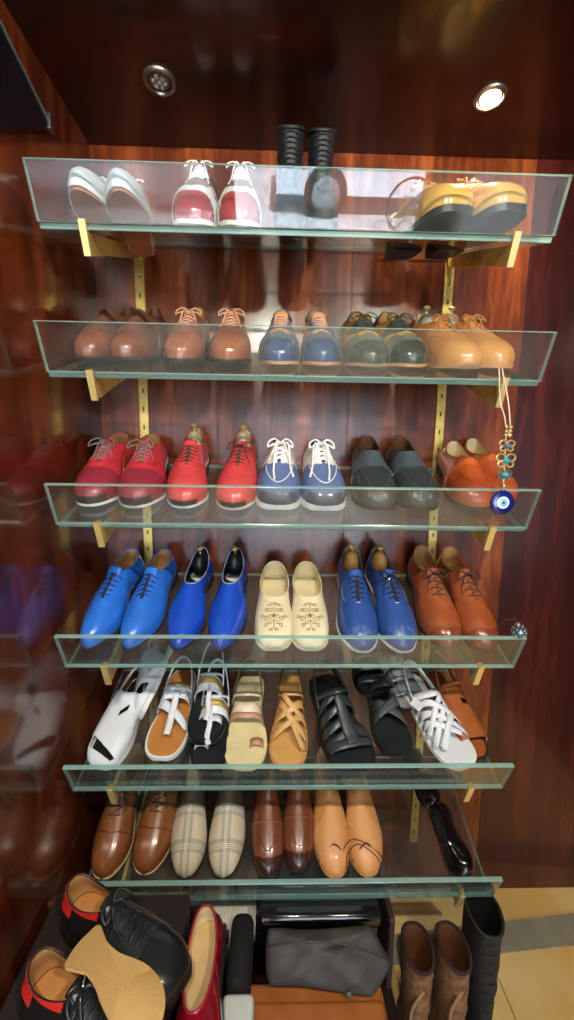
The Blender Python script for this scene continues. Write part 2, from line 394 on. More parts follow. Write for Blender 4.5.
def place(toeX, s, i, L, yaw=0, m=1, roll=0, pitch=0, n=0, T=None):
    """matrix of a shoe whose toe touches shelf i at (toeX, s); yaw>0 swings the heel to the right. local: heel at origin, +y to the toe"""
    a = R(yaw)
    y = -(SX*math.sin(a)+SV*math.cos(a)); z = SN.copy(); x = y.cross(z)
    B = Matrix((x, y, z)).transposed().to_4x4()
    toe = shelf_pt(i, toeX, s, GT/2+n)
    B = B @ Matrix.Rotation(R(pitch), 4, 'X') @ Matrix.Rotation(R(roll), 4, 'Y')
    yy = (B.to_3x3() @ Vector((0, 1, 0)))
    return Matrix.Translation(toe - yy*L) @ B
BRASS = BR2
LININGS = {'tan': mat('lining_tan', '#b98a55', .6), 'cream': mat('lining_cream', '#d9c79c', .6), 'black': mat('lining_black', '#191919', .6), 'white': mat('lining_white', '#d8d5cc', .6), 'brown': mat('lining_brown', '#6d4327', .6)}
def leather(name, col, rough=.3, coat=.35, col2=None, var=.1, **k): return mat(name, col, rough, 0, coat, var=var, col2=col2, **k)

def laces(S, t, m, v0, v1, n, hw=.016, r=.0012, bow=1, asym=0):
    V = []; F = []
    for k in range(n):
        v = v0+(v1-v0)*k/(max(1, n-1)); w = hw*(1-.25*k/max(1, n-1))
        P = [S.top(x, v*S.L, .0018+.0012*(1-abs(x)/w)) for x in np.linspace(-w, w, 7)]
        tube_geo(P, r, 6, False, V, F)
        if k < n-1:   # crossing under
            v2 = v0+(v1-v0)*(k+1)/(n-1)
            P = [S.top(-w+2*w*q, (v+(v2-v)*q)*S.L, .0012) for q in np.linspace(0, 1, 7)]; tube_geo(P, r*.9, 6, False, V, F)
    c = S.top(0, v0*S.L-.002, .005)
    if bow:
        for sx in (-1, 1):
            kx = 1+.25*sx*asym
            lp = spline([c, c+[sx*.014*kx, -.006, .008], c+[sx*.028*kx, .002, .003], c+[sx*.030*kx, .014, -.006], c+[sx*.020*kx, .012, -.001], c], 6)
            tube_geo(lp, r, 6, False, V, F)
            x1 = sx*.020; e = spline([c, c+[sx*.010, .010, .004], S.top(x1, v0*S.L+.024, .003), S.top(x1*1.25, v0*S.L+.045, .002)], 6)
            tube_geo(e, r, 6, False, V, F)
        tube_geo([c+[-.004, 0, 0], c+[.004, 0, 0]], .003, 8, False, V, F)
    return mesh('laces', V, F, m, t)

def base_shoe(S, t, up, sole, heel=None, lining='tan', insole=None, rim=None, keep=None, rimr=.0016):
    S.prep()
    grid_mesh('upper', S.G, up, t, keep)
    sole_parts(S, t, sole, heel, insole or LININGS[lining])
    c = S.H.mean((0, 1)); 
    LG = S.G[:, 1:].copy(); du = np.roll(S.G, -1, 0)-np.roll(S.G, 1, 0); dv = np.gradient(S.G, axis=1); n = np.cross(dv, du); n /= np.linalg.norm(n, axis=2)[..., None]+1e-12
    n *= np.sign((n*(S.G-S.G.mean((0, 1)))).sum(2).mean()); LG -= n[:, 1:]*.0022
    if keep is None: grid_mesh('lining', LG, LININGS[lining], t)
    col = [Vector(p) for p in S.G[:, -1]]
    tube('collar_piping', col, rimr, rim or up, t, 6, True)

def derby(S, t, up, sole, lace, lining='tan', face=None, cap=None, wing=None, n=4, capv=.80, heel=None, tongue=None, bow=1, asym=0, quarter=None, piping=None, v0=None, v1=.65, hw=.020, capdots=False, welt=None, slit=None, insole=None, lr=.0015):
    base_shoe(S, t, up, sole, heel, lining, rim=face or up, insole=insole)
    L = S.L; v0 = v0 or S.yt+.015
    fw = hw*1.75/(S.W/2)
    if quarter:   # quarters: everything behind a curved line
        patch('quarter', S, lambda u, v, b, z: (v < v1+.0-.14*np.abs(u)**1.5) & ~((np.abs(u) < .13) & (v > S.yt)), quarter, t, .0009)
    if face: patch('facing', S, lambda u, v, b, z: (v < v1+.015-.5*np.clip(np.abs(u)-fw*.72, 0, 1)) & (v > S.yt-.01) & (np.abs(u) < fw*1.05) & (np.abs(u) > .085), face, t, .0016)
    patch('lace_slit', S, lambda u, v, b, z: (np.abs(u) < .085) & (v > S.yt-.01) & (v < v1), slit or LININGS['brown'], t, .0004)
    fu = fw*1.05
    V, F = [], []
    if piping: seam('', S, [(-fu*.9, S.yt+.01), (-fu, S.yt+.08), (-fu*1.02, v1-.05), (-fu*.85, v1-.005), (-fu*.4, v1+.012), (0, v1+.014), (fu*.4, v1+.012), (fu*.85, v1-.005), (fu*1.02, v1-.05), (fu, S.yt+.08), (fu*.9, S.yt+.01)], piping, t, .0017, .0026, False, V, F); mesh('facing_piping', V, F, piping, t)
    if wing: patch('wingtip', S, lambda u, v, b, z: v > capv-.10-.12*np.abs(u)-.05*np.cos(u*7)*(np.abs(u) < .45), wing, t, .0010)
    if cap: patch('toe_cap', S, lambda u, v, b, z: v > capv-.02*np.abs(u), cap, t, .0013 if wing else .0010)
    # tongue rising behind the throat
    V = []; F = []; ys = np.linspace(S.yt+.03, S.yt-.055, 7); h0 = S.top(0, (S.yt+.01)*L)[2]
    for k, y in enumerate(ys):
        for x in np.linspace(-1, 1, 7):
            w = .0155*(1+.10*k/6); zz = h0-.004+(.013*max(0, (k-1)/5))-.006*x*x
            V.append((x*w, y*L, zz)); 
    for k in range(6):
        for j in range(6): a = k*7+j; F.append((a, a+1, a+8, a+7))
    o = mesh('tongue', V, F, tongue or up, t); md = o.modifiers.new('s', 'SOLIDIFY'); md.thickness = .003
    laces(S, t, lace, v0, v1-.03, n, hw=hw, bow=bow, asym=asym, r=lr)

def shoe_tree(S, M, label, wood_m, knob=True):
    t = thing('shoe_tree', label, 'shoe tree', M, 'shoe trees inside displayed shoes')
    z = S.heel+S.th+.008; L = S.L; h = S.hb+.004
    prof = [(.0, -.1), (.55, 0), (.62, .3), (.55, .6), (.35, .9), (.0, 1)]
    V = []; F = []; n = 16
    for (r, q) in [(.05, 0), (.75, .02), (1, .2), (1, .55), (.8, .85), (.4, 1), (.02, 1.02)]:
        for k in range(n): a = 2*PI*k/n; V.append((math.cos(a)*r*.021, .085*L+.045*L+math.sin(a)*r*.105*L, z+q*(h-.012)))
    for i in range(6):
        for k in range(n): F.append((i*n+k, i*n+(k+1) % n, (i+1)*n+(k+1) % n, (i+1)*n+k))
    hbk = fixn(mesh('heel_block', V, F, wood_m, t))
    lathe('knob', [(.004, 0), (.003, .006), (.0035, .010), (.009, .013), (.010, .017), (.006, .021), (.001, .022)], BRASS, hbk, 16, Matrix.Translation((0, .10*L, z+h-.014)))
    return t
GR = {0: 'shoes on the topmost glass shelf', 1: 'shoes on the second glass shelf', 2: 'shoes on the third glass shelf', 3: 'shoes on the fourth glass shelf', 4: 'sandals on the fifth glass shelf', 5: 'shoes on the lowest glass shelf', 6: 'things piled below the shelves'}
def T_(name, label, M, i, cat='shoe'): return thing(name, label, cat, M, GR[i])

L_BRN = leather('brown_leather', '#7a4a35', col2='#5d3325'); L_DKB = leather('dark_brown_leather', '#3a221b')
SOLE_DK = mat('dark_sole', '#241a16', .5); SOLE_TAN = mat('tan_welt', '#b5855a', .5); SOLE_BLK = mat('black_sole', '#121212', .45); SOLE_WHT = mat('white_rubber', '#d9dad8', .5)
LACE_BR = mat('brown_lace', '#33201a', .7); LACE_TAN = mat('tan_lace', '#c99a7a', .7); LACE_BK = mat('black_lace', '#151517', .6); LACE_W = mat('white_lace', '#e6e4de', .6); LACE_DG = mat('dark_green_lace', '#202a26', .6); LACE_GR = mat('grey_lace', '#6d6a66', .6)
sides = [('left', 1), ('right', -1)]
def pair(i, specs, fn, name, label, lab2=None, cat='shoe', order=('left', 'right')):
    """specs: (toeX, s, yaw[, extra]) for the shoe seen on the left and the one seen on the right"""
    for k, sp in enumerate(specs):
        m = 1 if k == 0 else -1
        fn(sp, m, k, label.replace('{side}', order[k]))

# ---- second shelf (index 1)
def f_brown1(sp, m, k, lab):
    S = Shoe(L=.275, W=.094, toeh=.040, m=m, yt=.50, ht=.080, cw=.27); t = T_('loafer', lab, place(sp[0], sp[1], 1, S.L, sp[2], m), 1)
    base_shoe(S, t, leather('brown_suede', '#6b4535', .55, .05, col2='#4d2f24'), SOLE_DK, lining='brown')
    patch('toe_cap', S, lambda u, v, b, z: v > .80, leather('antique_cap', '#8a4f3a', .22, .6, col2='#58291c'), t)
    patch('saddle_strap', S, lambda u, v, b, z: (np.abs(v-.56+.05*u*u) < .035), L_DKB, t, .0016)
pair(1, [(-.470, .10, 6), (-.385, .10, 3)], f_brown1, 'loafer', 'brown slip-on with polished toe, {side} one at the far left of second shelf')
def f_derby_tb(sp, m, k, lab):
    S = Shoe(L=.285, W=.096, m=m, toeh=.045, ht=.072); t = T_('derby_shoe', lab, place(sp[0], sp[1], 1, S.L, sp[2], m), 1)
    derby(S, t, leather('rose_brown', '#8e5a48', col2='#74432f'), SOLE_DK, LACE_TAN, face=leather('rose_brown_face', '#80503f'), cap=leather('rose_cap', '#a0654d', .2, .6, col2='#82452f'), n=4)
pair(1, [(-.262, .09, 1), (-.150, .09, -2)], f_derby_tb, 'derby_shoe', 'rosy brown lace-up with tan bow laces on second shelf, {side} of pair')
def f_bluetan(sp, m, k, lab):
    S = Shoe(L=.28, W=.096, m=m, toeh=.044, ht=.072); t = T_('brogue_shoe', lab, place(sp[0], sp[1], 1, S.L, sp[2], m), 1)
    NB = leather('navy_blue', '#2d4a74', .25, .5, col2='#1d3557')
    derby(S, t, leather('sand_tan', '#c58f5e', .5, .1), SOLE_TAN, LACE_TAN, face=leather('navy_face', '#2f4e7a'), wing=leather('slate_navy', '#4a5f74'), cap=NB, heel=SOLE_DK, capv=.86, n=5, bow=0)
pair(1, [(-.040, .08, 2), (.062, .08, -1)], f_bluetan, 'brogue_shoe', 'navy and tan wingtip brogue with tan welt on second shelf, {side} of pair')
def f_mustard(sp, m, k, lab):
    S = Shoe(L=.285, W=.100, m=m, toeh=.046, ht=.072); t = T_('brogue_shoe', lab, place(sp[0], sp[1], 1, S.L, sp[2], m), 1)
    derby(S, t, leather('mustard', '#c09338', .5, .1, col2='#a87c2a'), SOLE_TAN, LACE_DG, face=leather('dark_green_face', '#34403a'), wing=leather('green_grey', '#525a50', .4), cap=leather('dark_green_cap', '#2b302a', .18, .7), heel=SOLE_DK, capv=.86, n=5)
pair(1, [(.165, .07, 1), (.265, .08, -3)], f_mustard, 'brogue_shoe', 'mustard and dark green wingtip brogue on second shelf, {side} of pair')
def f_tan(sp, m, k, lab):
    S = Shoe(L=.285, W=.100, m=m, toeh=.046, ht=.072); M = place(sp[0], sp[1], 1, S.L, sp[2], m); t = T_('derby_shoe', lab, M, 1)
    derby(S, t, leather('honey_tan', '#c08647', .3, .4, col2='#a96c30'), SOLE_TAN, leather('tanlace', '#9a6a3c'), face=leather('honey_face', '#b97c3e'), cap=leather('honey_cap', '#c78d4c', .2, .6), heel=SOLE_DK, lining='cream')
    shoe_tree(S, M, 'shoe tree with small metal knob inside %s honey tan lace-up' % ('left' if k == 0 else 'right'), mat('tree_grey', '#8e877a', .5))
pair(1, [(.385, .07, -8), (.475, .09, -12)], f_tan, 'derby_shoe', 'honey tan lace-up at the right end of second shelf, {side} of pair')

# ---- third shelf (index 2)
def f_redA(sp, m, k, lab):
    S = Shoe(L=.29, W=.104, m=m, toeh=.046, ht=.072, hb=.06); t = T_('derby_shoe', lab, place(sp[0], sp[1], 2, S.L, sp[2], m), 2)
    RD = leather('scarlet_suede', '#c8323a', .5, .1, col2='#a62a33')
    derby(S, t, RD, SOLE_WHT, LACE_GR, face=leather('scarlet_face', '#bb2c38', .4), cap=leather('burgundy_cap', '#8a2a3a', .35, .3, bump=.5, bscale=400), heel=SOLE_DK, lining='tan', n=5, capv=.72, asym=1, bow=1 if k == 0 else 1)
    patch('toe_bumper', S, lambda u, v, b, z: (v > .93) & (b < .12), SOLE_DK, t, .002)
pair(2, [(-.458, .055, -2), (-.350, .050, -6)], f_redA, '', 'scarlet suede lace-up with burgundy toe, {side} of pair at left end of third shelf')
def f_redB(sp, m, k, lab):
    S = Shoe(L=.29, W=.098, m=m, toeh=.044, ht=.072); M = place(sp[0], sp[1], 2, S.L, sp[2], m); t = T_('derby_shoe', lab, M, 2)
    RD = leather('coral_red', '#cf4547', .4, .25, col2='#b93a3f')
    derby(S, t, RD, SOLE_WHT, LACE_BR, face=leather('coral_face', '#c83f44', .4), heel=SOLE_DK, lining='cream', n=5, cap=leather('coral_cap', '#c9484a', .25, .5), capv=.84, bow=k, lr=.0014)
    patch('toe_bumper', S, lambda u, v, b, z: (v > .95) & (b < .09), SOLE_DK, t, .002)
    shoe_tree(S, M, 'brass-knobbed shoe tree in %s coral red lace-up' % ('left' if k == 0 else 'right'), mat('tree_pale', '#cdb68d', .5))
pair(2, [(-.248, .050, -3), (-.135, .045, 1)], f_redB, '', 'coral red lace-up with a shoe tree inside, {side} of pair')
def f_navy(sp, m, k, lab):
    S = Shoe(L=.285, W=.104, m=m, toe='round', toeh=.042, ht=.085, yt=.40, heel=.004, th=.014, welt=1.05, hb=.06, cw=.30); t = T_('deck_shoe', lab, place(sp[0], sp[1], 2, S.L, sp[2], m), 2)
    NV = leather('denim_navy', '#5b6f9e', .6, .02, col2='#485b88'); WH = leather('deck_white', '#dfdedb', .5, .1)
    derby(S, t, NV, SOLE_WHT, LACE_W, quarter=WH, face=WH, tongue=NV, lining='black', n=4, insole=LININGS['black'], hw=.020, v1=.62, lr=.0024, slit=LININGS['black'])
    seam('apron_seam', S, apron_uv(.62, .58, .30, .58), WH, t, .0014)
    patch('toe_guard', S, lambda u, v, b, z: (v > .93) & (b < .22), leather('dark_navy', '#333a52', .5), t, .0016)
    V = []; F = []; c = S.top(0, .42*S.L, .006)
    tube_geo(spline([c, c+[.008*m, .03, .006], S.top(.012*m, .72*S.L, .004), S.top(.008*m, .86*S.L, .003)], 6), .0024, 6, False, V, F)
    tube_geo(spline([c, c+[-.02*m, .02, .006], S.top(-.026*m, .66*S.L, .004), S.top(-.034*m, .80*S.L, .003)], 6), .0024, 6, False, V, F)
    mesh('loose_lace', V, F, LACE_W, t)
pair(2, [(-.038, .048, 2), (.070, .046, 0)], f_navy, '', 'navy and white deck shoe with thick white laces, {side} of pair')
CROC = leather('black_croc', '#303638', .3, .4, bump=.8, bscale=110, kind='croc', var=.2)
def f_monk(sp, m, k, lab):
    S = Shoe(L=.27, W=.100, m=m, toe='round', toeh=.045, ht=.070, yt=.42, heel=.012, th=.010, hb=.075, cw=.33); t = T_('monk_strap_shoe', lab, place(sp[0], sp[1], 2, S.L, sp[2], m), 2)
    base_shoe(S, t, CROC, SOLE_BLK, lining='brown')
    SM = leather('black_smooth', '#46535b', .4, .25)
    patch('strap', S, lambda u, v, b, z: (v > .36) & (v < .63-.05*u*u) & (np.abs(u) < .98), SM, t, .0034)
    seam('apron_seam', S, apron_uv(.66, .60, .33, .6), SM, t, .0014)
    # buckle on the outer side
    x = .80*S.W/2*m; c = S.top(x, .46*S.L, .003); d = .009
    tube('buckle', [c+[0, -d, .004], c+[.004*m, -d, -.008], c+[.004*m, d, -.008], c+[0, d, .004]], .0013, STEEL, t, 6, True)
pair(2, [(.190, .052, 3), (.290, .052, 1)], f_monk, '', 'black crocodile-grain monk strap shoe, {side} of pair')
def f_loafO(sp, m, k, lab):
    S = Shoe(L=.275, W=.100, m=m, toe='round', toeh=.045, ht=.068, yt=.56, heel=.014, hb=.06, hs=.044, cw=.30, tip=.2); t = T_('loafer', lab, place(sp[0], sp[1], 2, S.L, sp[2], m), 2)
    OR = leather('cognac_orange', '#b0522a', .28, .5, col2='#8d3a1b', bump=.4, bscale=90, kind='croc')
    base_shoe(S, t, OR, SOLE_DK, lining='cream')
    patch('saddle_strap', S, lambda u, v, b, z: (np.abs(v-.60+.05*u*u) < .035), leather('cognac_strap', '#b85c2f', .3, .4), t, .0022)
    seam('apron_seam', S, apron_uv(.66, .58, .31, .62), OR, t, .0014)
pair(2, [(.422, .060, 6), (.487, .085, 6)], f_loafO, '', 'cognac orange penny loafer behind the eye charm, {side} of pair')

# ---- fourth shelf (index 3)
def f_blueD(sp, m, k, lab):
    S = Shoe(L=.30, W=.096, m=m, toe='point', toeh=.040, ht=.072, hb=.062); t = T_('derby_shoe', lab, place(sp[0], sp[1], 3, S.L, sp[2], m), 3)
    NAVL = mat('navy_lace', '#131c3a', .6); BL = leather('cobalt', '#2f74d6', .28, .5, col2='#2461c2')
    derby(S, t, BL, SOLE_DK, NAVL, face=leather('cobalt_face', '#2a6bcc', .3, .4), lining='tan', slit=NAVL, n=5, bow=0, v1=.65)
    V, F = [], []
    for q in (-1, 1): seam('', S, [(q*a, .62-.30*abs(a-.22)**.8) for a in np.linspace(.24, .95, 16)], None, t, .0010, .0006, False, V, F)
    mesh('quarter_seam', V, F, leather('navy_seam', '#1a4aa0'), t)
pair(3, [(-.468, .030, 5), (-.372, .028, 4)], f_blueD, '', 'bright cobalt blue lace-up, {side} of pair at left end of fourth shelf')
def f_blueL(sp, m, k, lab):
    S = Shoe(L=.30, W=.096, m=m, toe='point', toeh=.040, ht=.060, yt=.50, hb=.070, hs=.044, tip=.15, cw=.29); M = place(sp[0], sp[1], 3, S.L, sp[2], m); t = T_('loafer', lab, M, 3)
    base_shoe(S, t, leather('royal_patent', '#1f4fc4', .12, 1, col2='#1a45b4'), SOLE_DK, lining='black', rim=leather('pale_piping', '#8fa3c6', .4), insole=LININGS['black'])
    lat = half(LAT['point'], S.W*.62, S.L*.22); 
    patch('side_panel', S, lambda u, v, b, z: (v < .5) & (v > .30) & (b < .75), leather('navy_panel', '#1a2b66', .2, .6), t, .0006)
    strips(lat*[S.m, 1]+[0, S.L*.03], half(MED['point'], S.W*.62, S.L*.22)*[S.m, 1]+[0, S.L*.03], lambda v: S.heel+S.th+.0055, lambda v: S.heel+S.th+.004, 'heel_pad', mat('padded_white', '#c9cdd0', .7, bump=.6, bscale=300), t, L=S.L)
    shoe_tree(S, M, 'small brass-knobbed shoe tree at heel of %s royal blue loafer' % ('left' if k == 0 else 'right'), mat('tree_dark', '#14161c', .4))
pair(3, [(-.263, .028, 3), (-.163, .028, 2)], f_blueL, '', 'royal blue patent loafer with pale piping, {side} of pair')
def f_cream(sp, m, k, lab):
    S = Shoe(L=.265, W=.090, m=m, toe='round', toeh=.032, ht=.046, yt=.53, heel=.010, th=.006, hb=.056, hs=.036, tip=.0, cw=.42); t = T_('slipper', lab, place(sp[0], sp[1], 3, S.L, sp[2], m), 3)
    CR = leather('cream_satin', '#ddd3b0', .5, .1, var=.05); base_shoe(S, t, CR, mat('cream_sole', '#e2dcc4', .5), lining='cream', insole=mat('cream_insole', '#d8c9a0', .6))
    patch('vamp_point', S, lambda u, v, b, z: (v > .495-.02*np.abs(u)) & (b > .93), CR, t, .0015)
    V = []; F = []; c = np.array([0, .745*S.L])
    def curl(x, y, r0, a0, turns, sg):
        P = []
        for q in np.linspace(0, 1, 16):
            r = r0*(1-q*.85); a = a0+sg*q*turns*2*PI
            P.append(S.top(x+r*math.cos(a), y+r*math.sin(a), .0008))
        tube_geo(P, .0009, 4, False, V, F)
    for sg in (-1, 1):
        for (x, y, r, a, tn) in ((.007, 0, .006, 0, 1.2), (.016, .004, .006, 1, 1.3), (.024, .0, .0045, 2, 1.2), (.008, -.013, .006, 0, 1.3), (.016, -.014, .0045, 1, 1.2), (.006, .014, .006, 3, 1.2), (.015, .018, .005, 1, 1.2), (.004, -.026, .004, 0, 1.2), (.010, -.024, .0035, 0, 1), (.005, .027, .004, 0, 1)):
            curl(sg*x*1.2, c[1]+y*1.35-.004, r*1.3, a if sg > 0 else PI-a, tn, sg)
    for a in np.linspace(0, 2*PI, 9)[:-1]:
        tube_geo([S.top(0, c[1]-.004), S.top(.005*math.cos(a), c[1]-.004+.005*math.sin(a), .0012)], .0011, 4, False, V, F)
    tube_geo([S.top(0, c[1]-.034, .0008), S.top(0, c[1]+.03, .0008)], .0008, 4, False, V, F)
    mesh('gold_embroidery', V, F, mat('gold_thread', '#a8823c', .4, metal=.4), t)
pair(3, [(-.043, .030, 0), (.044, .030, 0)], f_cream, '', 'cream slipper with gold floral embroidery, {side} of pair')
def f_blueO(sp, m, k, lab):
    S = Shoe(L=.30, W=.098, m=m, toeh=.042, ht=.072); M = place(sp[0], sp[1], 3, S.L, sp[2], m); t = T_('oxford_shoe', lab, M, 3)
    derby(S, t, leather('denim_blue', '#2f5299', .3, .45, col2='#274683'), SOLE_WHT, LACE_BK, face=leather('denim_face', '#2c4c90', .35, .3), piping=mat('grey_stitch', '#97a3b5', .5), lining='tan', slit=LININGS['black'], n=5, bow=k, heel=SOLE_DK, v1=.66)
    patch('toe_brogueing', S, lambda u, v, b, z: (v > .87) & (v < .96) & ((np.round(u*34) % 3 == 0) & (np.round(v*160) % 3 == 0)) & (b > .2), mat('brogue_holes', '#5f7094', .5), t, .0006)
    shoe_tree(S, M, 'brass-knobbed wooden shoe tree in %s denim blue oxford' % ('left' if k == 0 else 'right'), mat('tree_wood', '#a57843', .5))
pair(3, [(.160, .025, 2), (.262, .025, -3)], f_blueO, '', 'denim blue oxford with pale facing seam, {side} of pair')
def f_brnO(sp, m, k, lab):
    S = Shoe(L=.30, W=.096, m=m, toeh=.042, ht=.072); t = T_('oxford_shoe', lab, place(sp[0], sp[1], 3, S.L, sp[2], m), 3)
    derby(S, t, leather('cognac', '#a3552f', .3, .45, col2='#7e3d20'), SOLE_DK, LACE_BR, face=leather('cognac_face', '#97502d', .35), lining='tan', n=4, cap=leather('cognac_toe', '#8a4426', .22, .6, col2='#5a2816'), capv=.90, bow=1, v1=.65)
pair(3, [(.365, .035, 2), (.458, .030, -1)], f_brnO, '', 'cognac brown lace-up at right end of fourth shelf, {side} of pair')

# ---- sixth shelf (index 5)
def f_brnD(sp, m, k, lab):
    S = Shoe(L=.29, W=.098, m=m, toeh=.042, ht=.072); t = T_('derby_shoe', lab, place(sp[0], sp[1], 5, S.L, sp[2], m), 5)
    derby(S, t, leather('chestnut', '#8a5330', .28, .5, col2='#74421f'), mat('pale_welt', '#c9b08a', .5), LACE_BR, face=leather('chestnut_face', '#80502f', .35), heel=SOLE_DK, lining='tan', n=4, bow=1, v1=.65)
    seam('cap_seam', S, [(u, .74-.03*abs(u)) for u in np.linspace(-.95, .95, 25)], leather('seam_dark', '#4e2c16', .4), t, .0012)
pair(5, [(-.462, .028, 3), (-.358, .036, 4)], f_brnD, '', 'chestnut brown lace-up, {side} of pair at left end of lowest shelf')
def plaid():
    m = bpy.data.materials.new('plaid_cloth'); m.use_nodes = True; nt = m.node_tree; n = nt.nodes; l = nt.links; b = n['Principled BSDF']; b.inputs['Roughness'].default_value = .7
    tc = n.new('ShaderNodeTexCoord'); sp = n.new('ShaderNodeSeparateXYZ'); l.new(tc.outputs['Object'], sp.inputs[0])
    def band(ax, period, off, width):
        a = n.new('ShaderNodeMath'); a.operation = 'ADD'; a.inputs[1].default_value = off+10*period; l.new(sp.outputs[ax], a.inputs[0])
        md = n.new('ShaderNodeMath'); md.operation = 'MODULO'; md.inputs[1].default_value = period; l.new(a.outputs[0], md.inputs[0])
        lt = n.new('ShaderNodeMath'); lt.operation = 'LESS_THAN'; lt.inputs[1].default_value = width; l.new(md.outputs[0], lt.inputs[0]); return lt.outputs[0]
    def mix(fac, c0, c1, k):
        q = n.new('ShaderNodeMath'); q.operation = 'MULTIPLY'; q.inputs[1].default_value = k; l.new(fac, q.inputs[0])
        mx = n.new('ShaderNodeMix'); mx.data_type = 'RGBA'; l.new(q.outputs[0], mx.inputs['Factor'])
        if isinstance(c0, tuple): mx.inputs[6].default_value = c0
        else: l.new(c0, mx.inputs[6])
        mx.inputs[7].default_value = c1; return mx.outputs[2]
    c = mix(band(0, .12, .012, .024), lin('#c3b399'), lin('#87836f'), .65)
    c = mix(band(1, .075, .0, .026), c, lin('#87836f'), .6)
    for o_ in (-.003, 0, .003): c = mix(band(0, .12, o_+.0005, .0009), c, lin('#e5dfcd'), .9)
    for o_ in (-.018, -.014, -.010): c = mix(band(1, .075, o_, .0009), c, lin('#e5dfcd'), .9)
    l.new(c, b.inputs['Base Color']); return m
PL = plaid()
def f_plaid(sp, m, k, lab):
    S = Shoe(L=.29, W=.095, m=m, toe='dress', toeh=.036, ht=.062, yt=.44, hs=.042, tip=.1, cw=.29); t = T_('loafer', lab, place(sp[0], sp[1], 5, S.L, sp[2], m), 5)
    base_shoe(S, t, PL, SOLE_BLK, lining='cream', rim=leather('umber_trim', '#4a3a2c', .5))
    patch('saddle', S, lambda u, v, b, z: (v < .53-.03*u*u), leather('umber_shade', '#4d3d2e', .6, .0), t, .0012)  # dark saddle area is the upper shelf's shadow put into the colour
pair(5, [(-.258, .028, -2), (-.160, .028, -1)], f_plaid, '', 'grey and beige plaid cloth loafer, {side} of pair')
def f_brnL(sp, m, k, lab):
    S = Shoe(L=.29, W=.088, m=m, toe='dress', toeh=.038, ht=.064, yt=.44, tip=.1, cw=.29); t = T_('loafer', lab, place(sp[0], sp[1], 5, S.L, sp[2], m), 5)
    base_shoe(S, t, leather('walnut', '#75412a', .28, .5, col2='#653520'), SOLE_BLK, lining='tan')
    patch('toe_burnish', S, lambda u, v, b, z: (v > .90-.05*u*u), leather('walnut_dark', '#3b2017', .2, .7), t, .0005)
    seam('apron_seam', S, apron_uv(.55, .60, .26, .74), leather('walnut_seam', '#58301f', .3), t, .0014)
    seam('vamp_seam', S, [(u, .66-.02*u*u) for u in np.linspace(-.95, .95, 25)], leather('walnut_pale', '#8f5a3d', .3), t, .0015)  # vamp seam in a paler brown than the upper
pair(5, [(-.052, .026, -1), (.028, .036, 0)], f_brnL, '', 'walnut brown pointed loafer with burnished toe, {side} of pair')
def f_peep(sp, m, k, lab):
    S = Shoe(L=.29, W=.096, m=m, toe='dress', toeh=.036, ht=.060, yt=.42, tip=.5, heel=.008, cw=.33); M = place(sp[0], sp[1], 5, S.L, sp[2], m); t = T_('mule', lab, M, 5)
    TN = leather('camel', '#c88a50', .45, .15, var=.06); base_shoe(S, t, TN, mat('camel_sole', '#b97f49', .5), lining='tan')
    def wrap(u, v, b, z): return (v < .80+.16*u) & (v > .50+.20*u)
    patch('crossed_band', S, wrap, leather('camel2', '#cb8f56', .45, .15, var=.05), t, .0022)
    seam('slit', S, [(-.80, .895), (-.6, .87), (-.4, .845), (-.2, .815), (-.02, .79), (.15, .81), (.35, .84), (.55, .865), (.78, .89)], mat('maroon_slit', '#4a150f', .6), t, .0024, .0006)
pair(5, [(.115, .025, 0), (.203, .027, -1)], f_peep, '', 'camel wrapped slip-on with maroon toe slits, {side} of pair')
if True:
    V = []; F = []
    for (x, s) in ((.16, .075),):
        P = spline([shelf_pt(5, x-.022, .035, .03), shelf_pt(5, x-.02, .07, .052), shelf_pt(5, x+.01, .09, .06), shelf_pt(5, x+.06, .07, .055), shelf_pt(5, x+.085, .045, .045)], 8)
        tube_geo(P, .0012, 6, False, V, F)
        P = spline([shelf_pt(5, x-.014, .034, .03), shelf_pt(5, x-.010, .062, .051), shelf_pt(5, x+.02, .08, .058), shelf_pt(5, x+.06, .058, .052), shelf_pt(5, x+.08, .03, .04)], 8)
        tube_geo(P, .0012, 6, False, V, F)
    tag(mesh('elastic_cord', V, F, mat('maroon_slit', '#4a150f', .6)), 'thin maroon elastic loop lying over the two camel slip-ons', 'cord')
PAT = leather('black_patent', '#08080a', .06, 1, var=.05)
def f_flat(sp, lab):
    S = Shoe(L=.165, W=.062, m=1, toe='round', toeh=.032, ht=.040, yt=.62, heel=.006, th=.004, hb=.042, hs=.03, tip=.0, cw=.34)
    M = place(sp[0], sp[1], 5, S.L, sp[2], 1, roll=sp[3], n=sp[4]); t = T_('ballet_flat', lab, M, 5)
    base_shoe(S, t, PAT, SOLE_BLK, lining='black', insole=LININGS['black'])
f_flat((.450, .02, -5, 48, .014), 'black patent flat tipped on its side at the front right of lowest shelf')
f_flat((.420, .175, -6, 40, .012), 'black patent flat behind the other, partly under fifth shelf')

